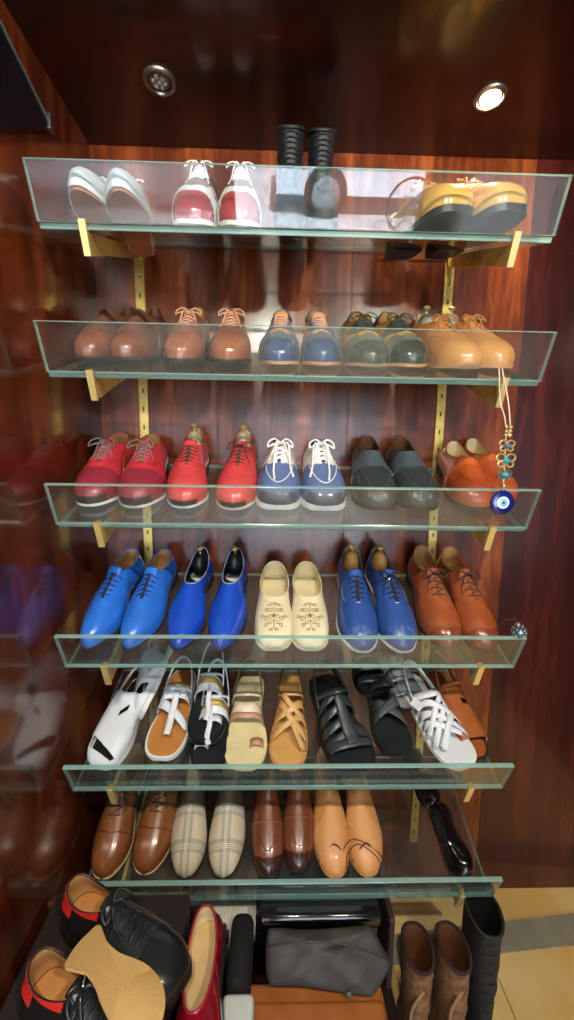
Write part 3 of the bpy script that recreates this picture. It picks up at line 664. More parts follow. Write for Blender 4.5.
# ---- top shelf (index 0)
def f_snk(sp, m, k, lab):
    S = Shoe(L=.275, W=.086, m=m, toe='point', toeh=.036, ht=.085, heel=.0, th=.012, spring=.004, hb=.06, welt=1.06)
    toe = Vector((sp[0], .832, HZ[0]+.062)); a = R(sp[1])
    y = -Vector((math.sin(a), math.cos(a), .02)).normalized(); x = y.cross(Vector((0, 0, 1))).normalized(); z = x.cross(y)
    B = Matrix((x, y, z)).transposed().to_4x4() @ Matrix.Rotation(R(sp[2]), 4, 'Y')
    M = Matrix.Translation(toe-(B.to_3x3() @ Vector((0, 1, 0)))*S.L) @ B
    t = T_('sneaker', lab, M, 0)
    derby(S, t, leather('pale_canvas', '#a9b0b3', .7, 0), SOLE_WHT, LACE_W, lining='white', n=5, face=leather('grey_canvas', '#8d969b', .7, 0))
    lat = half(LAT['point'], S.W*.97, S.L*.98, 40)*[S.m, 1]+[0, S.L*.01]; med = half(MED['point'], S.W*.97, S.L*.98, 40)*[S.m, 1]+[0, S.L*.01]
    strips(lat, med, lambda v: .002, lambda v: -.0015, 'outsole', mat('brown_outsole', '#bd7650', .6), t, L=S.L)
pair(0, [(-.425, 1, 0), (-.342, -9, 4)], f_snk, '', 'white sneaker with brown outsole, toe propped on lip of topmost shelf, {side} of pair')
def f_rw(sp, m, k, lab):
    S = Shoe(L=.28, W=.090, m=m, toe='round', toeh=.046, ht=.118, heel=.004, th=.008, hb=.125, hs=.10); t = T_('sneaker', lab, place(sp[0], sp[1], 0, S.L, sp[2], m), 0)
    WH = leather('sneaker_white', '#d5d7d6', .4, .2); 
    derby(S, t, leather('maroon_vamp', '#7a4440', .5, .1, col2='#5f302e'), SOLE_WHT, LACE_W, n=5, lining='white', cap=leather('red_toe', '#a23a3e', .2, .6), capv=.87)
    patch('toe_band', S, lambda u, v, b, z: (v > .80-.10*np.abs(u)**2) & (v < .87), WH, t, .0018)
    patch('side_stripe', S, lambda u, v, b, z: (v < .72) & (v > .2) & (np.abs(np.abs(u)-.72) < .10), WH, t, .0016)
pair(0, [(-.218, .040, 0), (-.122, .040, -2)], f_rw, '', 'maroon, white and red round-toed sneaker on topmost shelf, {side} of pair')
def boot(name, lab, M, i, up, sole, H=.20, L=.27, W=.09, cuff=None, lace=None, toe='round', fur=False, sh=.5, lining='black', tagm=None):
    S = Shoe(L=L, W=W, toe=toe, toeh=.045, ht=.075, yt=.46, heel=.022, th=.010, hb=.075, hs=.075, tip=.1, cw=.36)
    t = T_(name, lab, M, i, 'boot'); S.prep(); grid_mesh('upper', S.G, up, t); sole_parts(S, t, sole, None, LININGS[lining])
    loop = S.G[:, -1]; c = loop.mean(0); rows = []
    for q in np.linspace(0, 1, 11):
        tgt = np.c_[(loop[:, 0]-c[0])*(1+.28*q+.10*math.sin(q*PI)), (loop[:, 1]-c[1])*(.98-.14*sh*q)+c[1]*(1-.0*q), np.full(len(loop), 0)]
        zz = loop[:, 2]*(1-q)+(H+.010*np.cos((loop[:, 1]-c[1])/.05))*q
        wr = .0016*np.sin(q*38+loop[:, 0]*60)*math.sin(PI*q)
        tgt[:, 2] = zz; tgt[:, 0] += wr*np.sign(loop[:, 0]); tgt[:, 1] += wr; rows.append(tgt)
    G = np.stack(rows, 1); grid_mesh('shaft', G, up, t)
    I = G.copy(); ce = I.mean(0, keepdims=True); I[..., :2] = ce[..., :2]+(I[..., :2]-ce[..., :2])*.93; grid_mesh('lining', I, LININGS[lining], t)
    tube('cuff', [Vector(p) for p in G[:, -1]], .004, cuff or up, t, 8, True)
    if lace:
        V = []; F = []; f = np.argmax(loop[:, 1])
        for q in range(2, 10, 1):
            p = G[f, q]; w = .016
            tube_geo([p+[-w, -.004, 0], p+[0, .003, .003], p+[w, -.004, 0]], .0014, 6, False, V, F); 
            tube_geo([p+[-w, -.004, 0], G[f, min(10, q+1)]+[w, -.002, 0]], .0012, 6, False, V, F)
        mesh('laces', V, F, lace, t)
        patch('vamp_laces', S, lambda u, v, b, z: (np.abs(u) < .35) & (v < .62) & (np.round(v*60) % 2 == 0), lace, t, .0016)
    hk = np.argmin(G[:, -1, 1]); p = G[hk, -1]
    if tagm: tube('pull_loop', [p+[-.008, 0, -.012], p+[-.007, -.003, .016], p+[0, -.003, .024], p+[.007, -.003, .016], p+[.008, 0, -.012]], .003, tagm, t, 6)
    return t
BKL = leather('black_leather', '#17191c', .6, .05)
for k, x in enumerate((-.018, .052)):
    boot('ankle_boot', 'tall black laced boot in middle of topmost shelf, %s of pair' % sides[k][0], place(x, .05+.012*k, 0, .23, 0, sides[k][1]), 0, BKL, SOLE_BLK, H=.19, L=.23, W=.066, lace=mat('dull_lace', '#1b1d20', .9))
def f_honeyTop(sp, m, k, lab):
    S = Shoe(L=.27, W=.104, m=m, toe='round', toeh=.050, ht=.090, spring=.006, heel=.012, th=.013); M = place(sp[0], sp[1], 0, S.L, sp[2], m, pitch=sp[3], n=sp[4]); t = T_('derby_shoe', lab, M, 0)
    derby(S, t, leather('golden_tan', '#c9973f', .3, .4, col2='#b07a2a'), SOLE_BLK, leather('tanlace', '#9a6a3c'), face=leather('golden_face', '#bd8a38', .3, .3), lining='cream', n=4, cap=leather('golden_cap', '#cfa04c', .2, .5), capv=.82)
pair(0, [(.318, .03, -12, 14, .035), (.425, .02, -14, 14, .038)], f_honeyTop, '', 'golden tan lace-up with thick black sole, {side} of pair at right end of topmost shelf')

# ---- sandals on the fifth shelf (index 4)
class Foot:
    """flat sandal bed with an arch over it that the straps follow"""
    def __init__(s, L=.26, W=.098, m=1, th=.014, toe='round', k=1.0):
        s.S = Shoe(L=L, W=W, m=m, toe=toe, heel=.006, th=th, spring=.006); s.L = L; s.W = W; s.m = m; s.th = th; s.k = k
        s.lat = half(LAT[toe], W, L, 60); s.med = half(MED[toe], W, L, 60)
    def hw(s, v):
        y = v*s.L
        a = np.interp(y, s.lat[:, 1], s.lat[:, 0]); b = np.interp(y, s.med[:, 1], s.med[:, 0]); return a, b
    def pt(s, u, v, lift=0):
        a, b = s.hw(v); x = a*u if u > 0 else -b*u
        z0 = float(s.S.zb(v))+s.th; h = np.interp(v, [0, .3, .45, .6, .75, .9, 1], [.075, .075, .065, .050, .036, .026, .018])*s.k
        q = min(1, abs(u)); z = z0+h*(1-q**2.6)**(1/1.9)-(.004 if abs(u) > .98 else 0)
        return np.array([x*s.m, v*s.L, z+lift])
    def band(s, name, path, w, material, parent, lift=0, th=.0022, n=8):
        P = spline([(a, b, 0) for a, b in path], n) if len(path) > 2 else [np.array([path[0][0]+(path[1][0]-path[0][0])*q, path[0][1]+(path[1][1]-path[0][1])*q, 0]) for q in np.linspace(0, 1, 17)]
        V = []; F = []
        for k, p in enumerate(P):
            d = P[min(k+1, len(P)-1)]-P[max(k-1, 0)]; dx, dy = d[0]*s.W/2, d[1]*s.L; l_ = math.hypot(dx, dy)+1e-9; nx, ny = -dy/l_, dx/l_
            ww = w(k/(len(P)-1)) if callable(w) else w
            for q in np.linspace(-1, 1, 5):
                u = max(-1, min(1, p[0]+nx*q*ww/2/(s.W/2))); v = max(.01, min(.99, p[1]+ny*q*ww/2/s.L))
                V.append(s.pt(u, v, lift+.0012*(1-q*q)))
        for k in range(len(P)-1):
            for j in range(4): a = k*5+j; F.append((a, a+1, a+6, a+5))
        o = fixn(mesh(name, V, F, material, parent)); md = o.modifiers.new('s', 'SOLIDIFY'); md.thickness = th; md.offset = 0
        return o
    def ring(s, t, u1, u2, v, h, w, m, name='toe_ring'):
        a, b = s.hw(v); X = [(a*u if u > 0 else -b*u)*s.m for u in (u1, u2)]; c = (X[0]+X[1])/2; r = (X[1]-X[0])/2; z0 = float(s.S.zb(v))+s.th
        V = []; F = []
        for k in range(13):
            q = PI*k/12; p = (c-r*math.cos(q), v*s.L, z0+h*math.sin(q)**.8)
            V += [(p[0], p[1]-w/2, p[2]), (p[0], p[1]+w/2, p[2]-.001)]
        for k in range(12): F.append((2*k, 2*k+2, 2*k+3, 2*k+1))
        o = mesh(name, V, F, m, t); md = o.modifiers.new('s', 'SOLIDIFY'); md.thickness = .0025; md.offset = 0; return o
    def bed(s, t, sole_m, top_m, rim_m=None):
        sole_parts(s.S, t, sole_m, None, None)
        f = lambda P, k: (P*np.array([k, 1])-[0, s.L*.5])*[1, .5+.5*k]*[1, 1]+[0, s.L*.5]
        a = f(s.lat, .93)*[s.m, 1]; b = f(s.med, .93)*[s.m, 1]
        strips(a, b, lambda v: float(s.S.zb(v))+s.th+.0022, lambda v: float(s.S.zb(v))+s.th-.001, 'footbed', top_m, t, L=s.L)
    def heel_strap(s, t, m, z=.052, v=.42, w=.010, name='heel_strap', n=8):
        a, b = s.hw(v); zz = s.th+.006
        P = spline([(a*s.m, v*s.L, zz+.02), (a*.9*s.m, .25*s.L, zz+z*.6), (a*.55*s.m, .05*s.L, zz+z*.9), (0, -.004, zz+z), (b*.55*s.m, .05*s.L, zz+z*.9), (b*.9*s.m, .25*s.L, zz+z*.6), (b*s.m, v*s.L, zz+.02)], n)
        V = []; F = []
        for p in P: V += [p+[0, 0, -w/2], p+[0, 0, w/2]]
        for k in range(len(P)-1): F.append((2*k, 2*k+2, 2*k+3, 2*k+1))
        o = mesh(name, V, F, m, t); md = o.modifiers.new('s', 'SOLIDIFY'); md.thickness = .003; md.offset = 0; return o
    def ankle_strap(s, t, m, z=.058, v=.34, w=.012, name='ankle_strap'):
        a, b = s.hw(v); zz = s.th+.006; c = spline([(a*s.m, v*s.L, zz+z*.35), (a*.85*s.m, (v+.03)*s.L, zz+z*.8), (0, (v+.08)*s.L, zz+z*1.15), (b*.85*s.m, (v+.03)*s.L, zz+z*.8), (b*s.m, v*s.L, zz+z*.35)], 8)
        V = []; F = []
        for p in c: V += [p+[0, -w/2, -.002], p+[0, w/2, 0]]
        for k in range(len(c)-1): F.append((2*k, 2*k+2, 2*k+3, 2*k+1))
        o = mesh(name, V, F, m, t); md = o.modifiers.new('s', 'SOLIDIFY'); md.thickness = .003; md.offset = 0; return o
WHT = leather('white_leather', '#d4d8dc', .45, .15, var=.04); BLK = leather('soft_black', '#1d2224', .4, .3); TANB = leather('tan_bed', '#c0803f', .45, .1); CAM = leather('sand_leather', '#c79a5c', .45, .15); SILV = leather('pewter', '#8a8a88', .35, .2); COG = leather('sandal_cognac', '#9a5428', .4, .25)
def sandal(name, lab, sp, L=.26, W=.098, th=.012, toe='round', k=1.0, roll=0, pitch=0, n=0, i=4, m=1):
    f = Foot(L, W, m, th, toe, k); M = place(sp[0], sp[1], i, L, sp[2], m, roll=roll, pitch=pitch, n=n); t = T_(name, lab, M, i, 'sandal'); return f, t
# 1 white cut-out slingback and its mate lying behind it
def white_cutout(sp, m, lab, **kw):
    f, t = sandal('slingback_sandal', lab, sp, m=m, W=.092, L=.25, **kw)
    f.bed(t, SOLE_WHT, LININGS['black'])
    S = Shoe(L=.25, W=.092, m=m, toe='round', toeh=.034, ht=.058, yt=.36, heel=.006, th=.012, spring=.006, tip=.3, cw=.45).prep(2)
    patch('vamp', S, lambda u, v, b, z: (v > .34) & ~((v > .86-.10*u) & (v < .93-.06*u) & (b > .16)) & ~((np.abs(u+.25) < .20) & (np.abs(v-.58-.2*u) < .030)) & (b > .01), WHT, t, .001, -.001)
    f.heel_strap(t, WHT); lathe('buckle', [(.006, 0), (.009, .001), (.009, .004), (.006, .005)], STEEL, t, 14, Matrix.Translation((.040*m, .38*f.L, .045)) @ Matrix.Rotation(PI/2, 4, 'Y'))
white_cutout((-.455, .035, 9), 1, 'white cut-out slingback sandal, foremost at left end of fifth shelf')
white_cutout((-.374, .150, 5), -1, 'white cut-out slingback tipped on edge behind the foremost white one', roll=66, n=.036)
# 2 white crossed straps, tan bed; mate behind
def white_cross(sp, m, lab, **kw):
    f, t = sandal('strappy_sandal', lab, sp, m=m, W=.100, L=.255, **kw)
    f.bed(t, SOLE_WHT, TANB)
    f.band('crossed_strap', [(-1, .52), (0, .60), (1, .72)], .020, WHT, t, .001)
    f.band('toe_post_strap', [(.30, .46), (.22, .60), (.18, .74), (.15, .84)], .017, WHT, t, .004)
    f.band('instep_strap', [(-1, .46), (0, .47), (1, .42)], .026, WHT, t, .002)
    f.heel_strap(t, WHT); f.ankle_strap(t, WHT, w=.014)
    V = []; F = []; c = f.pt(.8, .44, .006); tube_geo(spline([c, c+[-.014*m, -.012, .012], c+[-.03*m, -.012, .016], c+[-.034*m, .0, .014], c+[-.016*m, .006, .008], c], 6), .005, 8, False, V, F)
    mesh('knot', V, F, WHT, t)
white_cross((-.315, .055, 2), -1, 'white strappy sandal with crossed straps over a tan footbed')
f, t = sandal('slingback_sandal', 'brown slingback lying behind the white crossed-strap sandal', (-.318, .30, 4), m=1, L=.14, W=.075, n=.030)
f.bed(t, SOLE_DK, COG); f.heel_strap(t, L_DKB); f.band('instep_strap', [(-1, .5), (0, .52), (1, .5)], .03, L_DKB, t)
# 3 black bed with white strap and gold braid, and its mate below it
def black_gold(sp, m, lab, **kw):
    f, t = sandal('thong_sandal', lab, sp, m=m, W=.094, L=.25, **kw)
    f.bed(t, SOLE_BLK, BLK)
    f.band('instep_strap', [(-1, .50), (0, .49), (1, .48)], .038, WHT, t)
    f.band('gold_braid', [(-1, .485), (0, .475), (1, .465)], .014, mat('gold_braid', '#b99f5a', .35, metal=.6, bump=1, bscale=500), t, .003)
    f.band('toe_post_strap', [(-.10, .52), (-.05, .65), (-.12, .76), (.0, .84)], .013, WHT, t, .002)
    f.ring(t, -.10, -.80, .78, .020, .016, WHT)
    f.heel_strap(t, WHT, z=.075); f.ankle_strap(t, WHT, w=.007, z=.06)
black_gold((-.212, .075, 0), 1, 'black footbed sandal with white strap and gold braid', n=.030)
black_gold((-.198, .030, -1), -1, 'black footbed sandal lying under the gold-braided one')
# 4 cream bed with band and toe ring
def cream_band(sp, m, lab, **kw):
    f, t = sandal('toe_ring_sandal', lab, sp, m=m, W=.104, L=.26, **kw)
    f.bed(t, mat('cream_edge', '#d8cd9a', .5), mat('cream_bed', '#dccf9c', .45))
    f.band('instep_strap', [(-1, .52), (0, .55), (1, .52)], .034, leather('bone', '#dccbb0', .45), t)
    f.band('rose_trim', [(-1, .565), (0, .595), (1, .565)], .012, leather('rose_tan', '#b58468', .45), t, .002)
    f.ring(t, -.22, -.86, .775, .020, .018, leather('rose_tan', '#b58468', .45))
    f.heel_strap(t, leather('olive_trim', '#6d5a34', .5), z=.07); f.ankle_strap(t, leather('bone', '#dccbb0', .45), z=.06)
cream_band((-.112, .030, 1), 1, 'cream footbed sandal with pink-edged band and toe ring')
# 5 tan criss-cross
f, t = sandal('criss_cross_sandal', 'tan criss-cross strap sandal on honey footbed', (-.005, .030, 2), m=-1, W=.094, L=.265)
f.bed(t, mat('honey_edge', '#b98a50', .5), mat('honey_bed', '#cf9d5a', .45))
for a in ([(-1, .62), (0, .56), (1, .44)], [(-1, .76), (0, .66), (1, .56)], [(1, .76), (.2, .64), (-.8, .46)], [(1, .62), (0, .50), (-.6, .40)], [(.9, .86), (.6, .80), (.2, .66)]):
    f.band('crossed_strap', a, .015, CAM, t, .001+.001*random.random())
f.heel_strap(t, leather('umber_trim', '#4a3a2c', .5)); f.ankle_strap(t, CAM)
# 6 black fisherman, 7 black braided
f, t = sandal('fisherman_sandal', 'large black fisherman sandal with slotted sides, tilted over the front lip', (.160, .005, -14), m=1, W=.116, L=.275, th=.016, n=.022)
f.bed(t, SOLE_BLK, BLK)
BG = leather('worn_black', '#2b3133', .34, .4)
for v in (.42, .53, .64, .74): f.band('side_strap', [(-.02, v-.03), (.5, v), (1, v+.01)], .018, BG, t)
f.band('centre_strap', [(-.05, .34), (-.05, .50), (-.05, .66), (-.12, .80)], lambda q: .030+.006*q, BG, t, .003)
for v in (.45, .70): f.band('inner_strap', [(-1, v+.02), (-.5, v+.01), (0, v)], .026, BG, t, .002)
f.band('toe_band', [(-.95, .80), (0, .80), (.95, .78)], .020, BG, t, .001)
f.heel_strap(t, BG, w=.03, z=.06); f.ankle_strap(t, BG, w=.018, z=.075)
f, t = sandal('braided_sandal', 'black sandal with braided cross strap beside the fisherman sandal', (.272, .062, -6), m=-1, W=.094, L=.25)
f.bed(t, SOLE_BLK, BLK)
BRD = leather('braid_black', '#3a3f40', .35, .3, bump=1.0, bscale=260, kind='croc')
f.band('braided_strap', [(1, .50), (0, .60), (-1, .66)], .022, BRD, t, .002); f.band('braided_strap', [(1, .72), (0, .62), (-1, .52)], .020, BRD, t, .0)
f.heel_strap(t, BG, w=.02); f.ankle_strap(t, BG, w=.02, z=.07)
f, t = sandal('strappy_sandal', 'glossy black sandal behind the braided one', (.235, .205, -4), m=1, W=.088, L=.18, n=.034)
f.bed(t, SOLE_BLK, BLK)
for v in (.45, .62, .80): f.band('cross_strap', [(-1, v), (0, v+.03), (1, v)], .022, BG, t)
f.heel_strap(t, BG, w=.02)
# 8 pewter buckled sandal behind
f, t = sandal('buckled_sandal', 'pewter grey sandal with metal buckles behind the white woven one', (.335, .170, -12), m=1, W=.098, L=.20, n=.020)
f.bed(t, SOLE_DK, SILV)
for v in (.40, .58, .76): 
    f.band('cross_strap', [(-1, v), (0, v+.03), (1, v)], .026, SILV, t)
    c = f.pt(.35, v+.02, .004); d = .012
    tube('buckle', [c+[-d, -d, 0], c+[d, -d, -.004], c+[d, d, -.004], c+[-d, d, 0]], .0018, STEEL, t, 6, True)
f.heel_strap(t, SILV, w=.024)
# 9 white woven
f, t = sandal('woven_sandal', 'white woven leather sandal angled across the fifth shelf', (.418, .020, -17), m=1, W=.100, L=.265, n=.024)
f.bed(t, SOLE_WHT, WHT)
for k, a in enumerate(([(1, .50), (.2, .60), (-.6, .72), (-1, .76)], [(1, .58), (.3, .68), (-.5, .78)], [(1, .42), (.1, .52), (-1, .66)], [(-1, .48), (-.2, .56), (.7, .72), (1, .78)], [(-1, .40), (0, .50), (.8, .64), (1, .68)], [(-.9, .58), (-.2, .66), (.4, .76), (.8, .82)], [(.8, .84), (.1, .72), (-.4, .60), (-.7, .42)])):
    f.band('woven_strap', a, .013, WHT, t, .0015*(k % 3))
f.heel_strap(t, WHT, w=.016); f.ankle_strap(t, WHT, w=.02, z=.06)
V, F = [], []
tg = fixn(bmobj('hang_tag', box_bm(-.011, .011, -.017, .017, -.0008, .0008, bev=.0007), mat('tag_white', '#e4e4e2', .5), t)); tg.location = (.047, .43*.265, .062); tg.rotation_euler = (R(20), R(35), R(20))
# 10 cognac slide with ankle loop
f, t = sandal('slingback_sandal', 'cognac brown open-toed sandal at right end of fifth shelf', (.468, .050, -8), m=-1, W=.080, L=.26)
f.bed(t, SOLE_DK, COG)
S = Shoe(L=.26, W=.080, m=-1, toe='round', toeh=.034, ht=.060, yt=.34, heel=.006, th=.012, spring=.006, tip=.3, cw=.45).prep(2)
patch('vamp', S, lambda u, v, b, z: (v > .34) & (v < .86) & ~((np.abs(u-.45) < .22) & (np.abs(v-.52) < .03)), COG, t, .001, -.001)
f.heel_strap(t, COG, w=.020, z=.075); f.ankle_strap(t, COG, w=.012, z=.08)

# ------------------------------------------------------------------ amulet, sparkly ball
AX, AY = .412, .786
t = thing('evil_eye_charm', 'blue glass eye charm on beaded cord hanging before third shelf', 'charm', Matrix.Translation((AX, AY, EYE-.085)))
GOLD = mat('charm_gold', '#c7b277', .3, metal=.8); TURQ = leather('turquoise', '#2aa3b0', .2, .6); NAVY = leather('eye_navy', '#0b1a66', .08, 1, var=.03)
V = []; F = []
tube_geo(spline([(-.012, .03, .265), (-.014, .012, .20), (-.004, .002, .145), (0, 0, .02)], 8), .0013, 6, False, V, F); tube_geo(spline([(-.006, .03, .265), (-.001, .008, .20), (.003, 0, .15), (0, 0, .13)], 8), .0013, 6, False, V, F)
mesh('cord', V, F, mat('pale_cord', '#cbb9a8', .7), t)
for k, z in enumerate((.148, .140, .132)): 
    for sx in (-1, 1): lathe('bead', [(.001, -.004), (.004, -.002), (.0045, 0), (.004, .002), (.001, .004)], GOLD, t, 10, Matrix.Translation((sx*.0042, 0, z)))
def ornament(zc, sc, mm, cm):
    for sx in (-1, 1):
        for (dx, dz, r) in ((.010, .006, .009), (.009, -.007, .007)):
            lp = [(sx*(dx*sc+r*sc*math.cos(a)), 0, zc+dz*sc+r*.8*sc*math.sin(a)) for a in np.linspace(0, 2*PI, 13)[:-1]]
            tube('wing', lp, .0022*sc, mm, t, 6, True)
    lathe('bead', [(.001, -.006), (.006, -.003), (.0075, 0), (.006, .003), (.001, .006)], cm, t, 14, Matrix.Translation((0, -.002, zc)))
ornament(.112, .8, GOLD, mat('charm_steel_blue', '#51677c', .3)); ornament(.083, 1.0, GOLD, TURQ); ornament(.055, .75, mat('charm_dark', '#4d6a66', .3, metal=.5), TURQ)
lathe('bead', [(.001, -.005), (.005, -.002), (.005, .002), (.001, .005)], GOLD, t, 12, Matrix.Translation((0, 0, .034)))
RX = Matrix.Rotation(PI/2, 4, 'X')
lathe('eye_disc', [(.001, -.005), (.018, -.0045), (.0235, -.002), (.0245, 0), (.0235, .002), (.018, .0045), (.001, .005)], NAVY, t, 32, RX)
for nm, r, y, c in (('eye_white', .0125, -.0052, '#dfe9ee'), ('eye_blue', .0085, -.0060, '#6fb6e0'), ('eye_pupil', .0032, -.0068, '#123a66')):
    lathe(nm, [(.0005, 0), (r*.95, 0), (r, .0006), (r*.9, .0014), (.0005, .0014)], mat(nm, c, .15, coat=1), t, 28, Matrix.Translation((0, y+.0014, 0)) @ RX)
# sparkly ball on the lip corner of the fourth shelf
lt = Vector((.483, SD, HZ[3]))+UL*LIPH+NL*.004
t = thing('rhinestone_charm', 'sparkling grey rhinestone ball on right corner of fourth shelf lip', 'charm', Matrix.Translation(lt+Vector((0, 0, .014))))
bm = bmesh.new(); bmesh.ops.create_icosphere(bm, subdivisions=2, radius=.0145)
bmobj('ball', bm, mat('ball_core', '#6d7f86', .2, metal=.8), t)
V = []; F = []
bm = bmesh.new(); bmesh.ops.create_icosphere(bm, subdivisions=2, radius=.0150)
for v in [v.co.copy() for v in bm.verts]:
    d = v.normalized(); s_ = d.orthogonal().normalized(); q = d.cross(s_); b0 = len(V)
    for a in range(6): V.append(v+(s_*math.cos(a*PI/3)+q*math.sin(a*PI/3))*.0024-d*.001)
    V.append(v+d*.0016); F += [(b0+a, b0+(a+1) % 6, b0+6) for a in range(6)]
bm.free(); o = mesh('rhinestones', V, F, mat('crystal', '#c8d4d4', .05, metal=.7), t, smooth=False)
tube('cord', spline([(0, .0, .012), (-.010, .004, .024), (-.028, .012, .018), (-.040, .02, -.004)], 6), .0013, LACE_BK, t)
lathe('cap', [(.001, 0), (.005, .001), (.004, .005), (.001, .006)], GOLD, t, 10, Matrix.Translation((-.004, 0, .0135)))

# ------------------------------------------------------------------ things piled below the shelves
DW = wood('dark_bench', '#140807', '#200c08', '#30130c', rough=.4, axis='X')
def box_thing(name, lab, cat, x0, x1, y0, y1, z0, z1, m, bev=.004, lidm=None, group=None):
    t = thing(name, lab, cat, Matrix.Translation(((x0+x1)/2, (y0+y1)/2, z0)), group)
    w, d, h = (x1-x0)/2, (y1-y0)/2, z1-z0
    if lidm:
        bmobj('box_body', box_bm(-w+.003, w-.003, -d+.003, d-.003, 0, h-.004, bev=bev), m, t); bmobj('lid', box_bm(-w, w, -d, d, h-.045, h, bev=bev), lidm, t)
    else: bmobj('box_body', box_bm(-w, w, -d, d, 0, h, bev=bev), m, t)
    return t
# bench with four legs
t = thing('low_bench', 'dark wooden low bench carrying the bags and loose shoes', 'bench', Matrix.Translation((-.13, .72, 0)))
bmobj('seat', box_bm(-.39, .385, -.32, .26, .145, .17, bev=.004), DW, t)
for x in (-.36, .355):
    for y in (-.29, .23): bmobj('leg', box_bm(x-.02, x+.02, y-.02, y+.02, 0, .145, bev=.003), DW, t)
CARD = mat('dark_card', '#1d1512', .6)
box_thing('shoe_box', 'dark shoe box under the black red-heeled shoes', 'box', -.525, -.225, .40, .79, .171, .462, CARD, lidm=mat('dark_card_lid', '#241a17', .6))
box_thing('storage_box', 'dark maroon box under the red patent shoe', 'box', -.215, -.142, .42, .78, .171, .40, mat('maroon_card', '#33100f', .6), lidm=mat('maroon_card_lid', '#3a1212', .6))
def free(x, y, z, yaw, pitch=0, roll=0):
    """heel at (x, y, z); yaw = direction of the toe, degrees from +X"""
    return Matrix.Translation((x, y, z)) @ Matrix.Rotation(R(yaw-90), 4, 'Z') @ Matrix.Rotation(R(pitch), 4, 'X') @ Matrix.Rotation(R(roll), 4, 'Y')
RED = leather('red_heel_tab', '#c8281c', .45, .2)
def f_blk(M, lab, m):
    S = Shoe(L=.30, W=.108, m=m, toe='round', toeh=.050, ht=.076, heel=.012, th=.012, hb=.07, hs=.055, cw=.30, welt=1.06); t = T_('lace_up_shoe', lab, M, 6)
    derby(S, t, leather('calf_black', '#17191a', .3, .45), SOLE_BLK, mat('flat_black_lace', '#1c1e21', .4, coat=.3), face=leather('calf_black_face', '#22262a', .35, .3), lining='tan', n=6, insole=mat('tan_insole', '#c48a4e', .5), v1=.72, hw=.026, bow=1, lr=.0032, slit=LININGS['black'])
    patch('heel_tab', S, lambda u, v, b, z: (v < .13) & (b > .55), RED, t, .0022)
    patch('collar_band', S, lambda u, v, b, z: (v < .36) & (b > .93), RED, t, .0016)
f_blk(free(-.468, .748, .464, -27, 0, 0), 'black lace-up with red heel tab, upper one with toe pointing right', -1)
f_blk(free(-.468, .618, .464, -27, 0, 0), 'black lace-up with red heel tab, lower one at bottom left corner', 1)
# upturned sole
prof = [(-.036, .004), (-.012, -.002), (.014, -.002), (.040, .008), (.030, .024), (.026, .045), (.029, .075), (.038, .105), (.044, .14), (.041, .168), (.026, .19), (.002, .198), (-.022, .190), (-.040, .165), (-.042, .13), (-.034, .10), (-.025, .07), (-.026, .035)]
P = spline([(x, y, 0) for x, y in prof], 5, True)
M = Matrix.Translation((-.378, .612, .590)) @ Matrix.Rotation(R(-31-90), 4, 'Z') @ Matrix.Rotation(R(-6), 4, 'X') @ Matrix.Diagonal((.9, .98, 1, 1))
t = T_('upturned_sole', 'tan leather shoe sole lying face up across the black lace-ups', M, 6, 'shoe')
V = []; F = []; n = len(P)
for dz, k in ((-.007, .97), (-.006, 1), (-.001, 1), (0, .98)):
    for p in P: V.append((p[0]*k, (p[1]-.11)*k+.11, dz+.010*math.sin(p[1]/.23*PI)))
for r_ in range(3):
    for k in range(n): F.append((r_*n+k, r_*n+(k+1) % n, (r_+1)*n+(k+1) % n, (r_+1)*n+k))
# caps as fans around a spine point row
for r_ in (0, 3):
    c = len(V); V.append((0, .11, (-.007 if r_ == 0 else 0)+.010))
    for k in range(n): F.append((r_*n+k, r_*n+(k+1) % n, c))
fixn(mesh('outsole', V, F, mat('suede_tan', '#c19a5d', .75, bump=.3, bscale=250, var=.08), t, sharp=50))
# red patent shoe seen from above
S = Shoe(L=.285, W=.092, m=1, toe='round', toeh=.040, ht=.052, yt=.62, heel=.012, th=.006, hb=.05, hs=.042, tip=.05, cw=.33)
t = T_('loafer', 'dark red patent slip-on standing beside the black lace-ups', free(-.172, .765, .403, -87, 0, 12), 6)
base_shoe(S, t, leather('cherry_patent', '#7d0f1e', .1, 1, var=.05), SOLE_DK, lining='cream', insole=mat('beige_insole', '#d2b483', .5), rim=leather('cherry_piping', '#a02331', .3, .5), rimr=.0026)
# white tissue and tray behind the red shoe
t = thing('foam_tray', 'white rounded tray lying behind the dark red shoe', 'tray', Matrix.Translation((-.17, .885, .171)), GR[6])
bm = bmesh.new(); box_bm(-.085, .075, -.075, .04, 0, .085, bev=.02, bm=bm, seg=4); bmobj('body', bm, mat('tray_white', '#c9cbc2', .4), t, True)
t = thing('pleated_cloth', 'white pleated cloth folded on the rounded tray', 'cloth', Matrix.Translation((-.170, .895, .259)), GR[6])
V = []; F = []; nx = 80
for j in range(9):
    for k in range(nx+1):
        x = -.09+.18*k/nx; y = -.055+.10*j/8; V.append((x+.012*(j/8-.5), y, .022*math.sin(j/8*PI)**.5+.0035*math.sin(k*1.57)*(1 if j < 7 else .5)))
for j in range(8):
    for k in range(nx): a = j*(nx+1)+k; F.append((a, a+1, a+nx+2, a+nx+1))
o = mesh('cloth', V, F, mat('tissue_white', '#cfccc0', .8), t); md = o.modifiers.new('s', 'SOLIDIFY'); md.thickness = .004
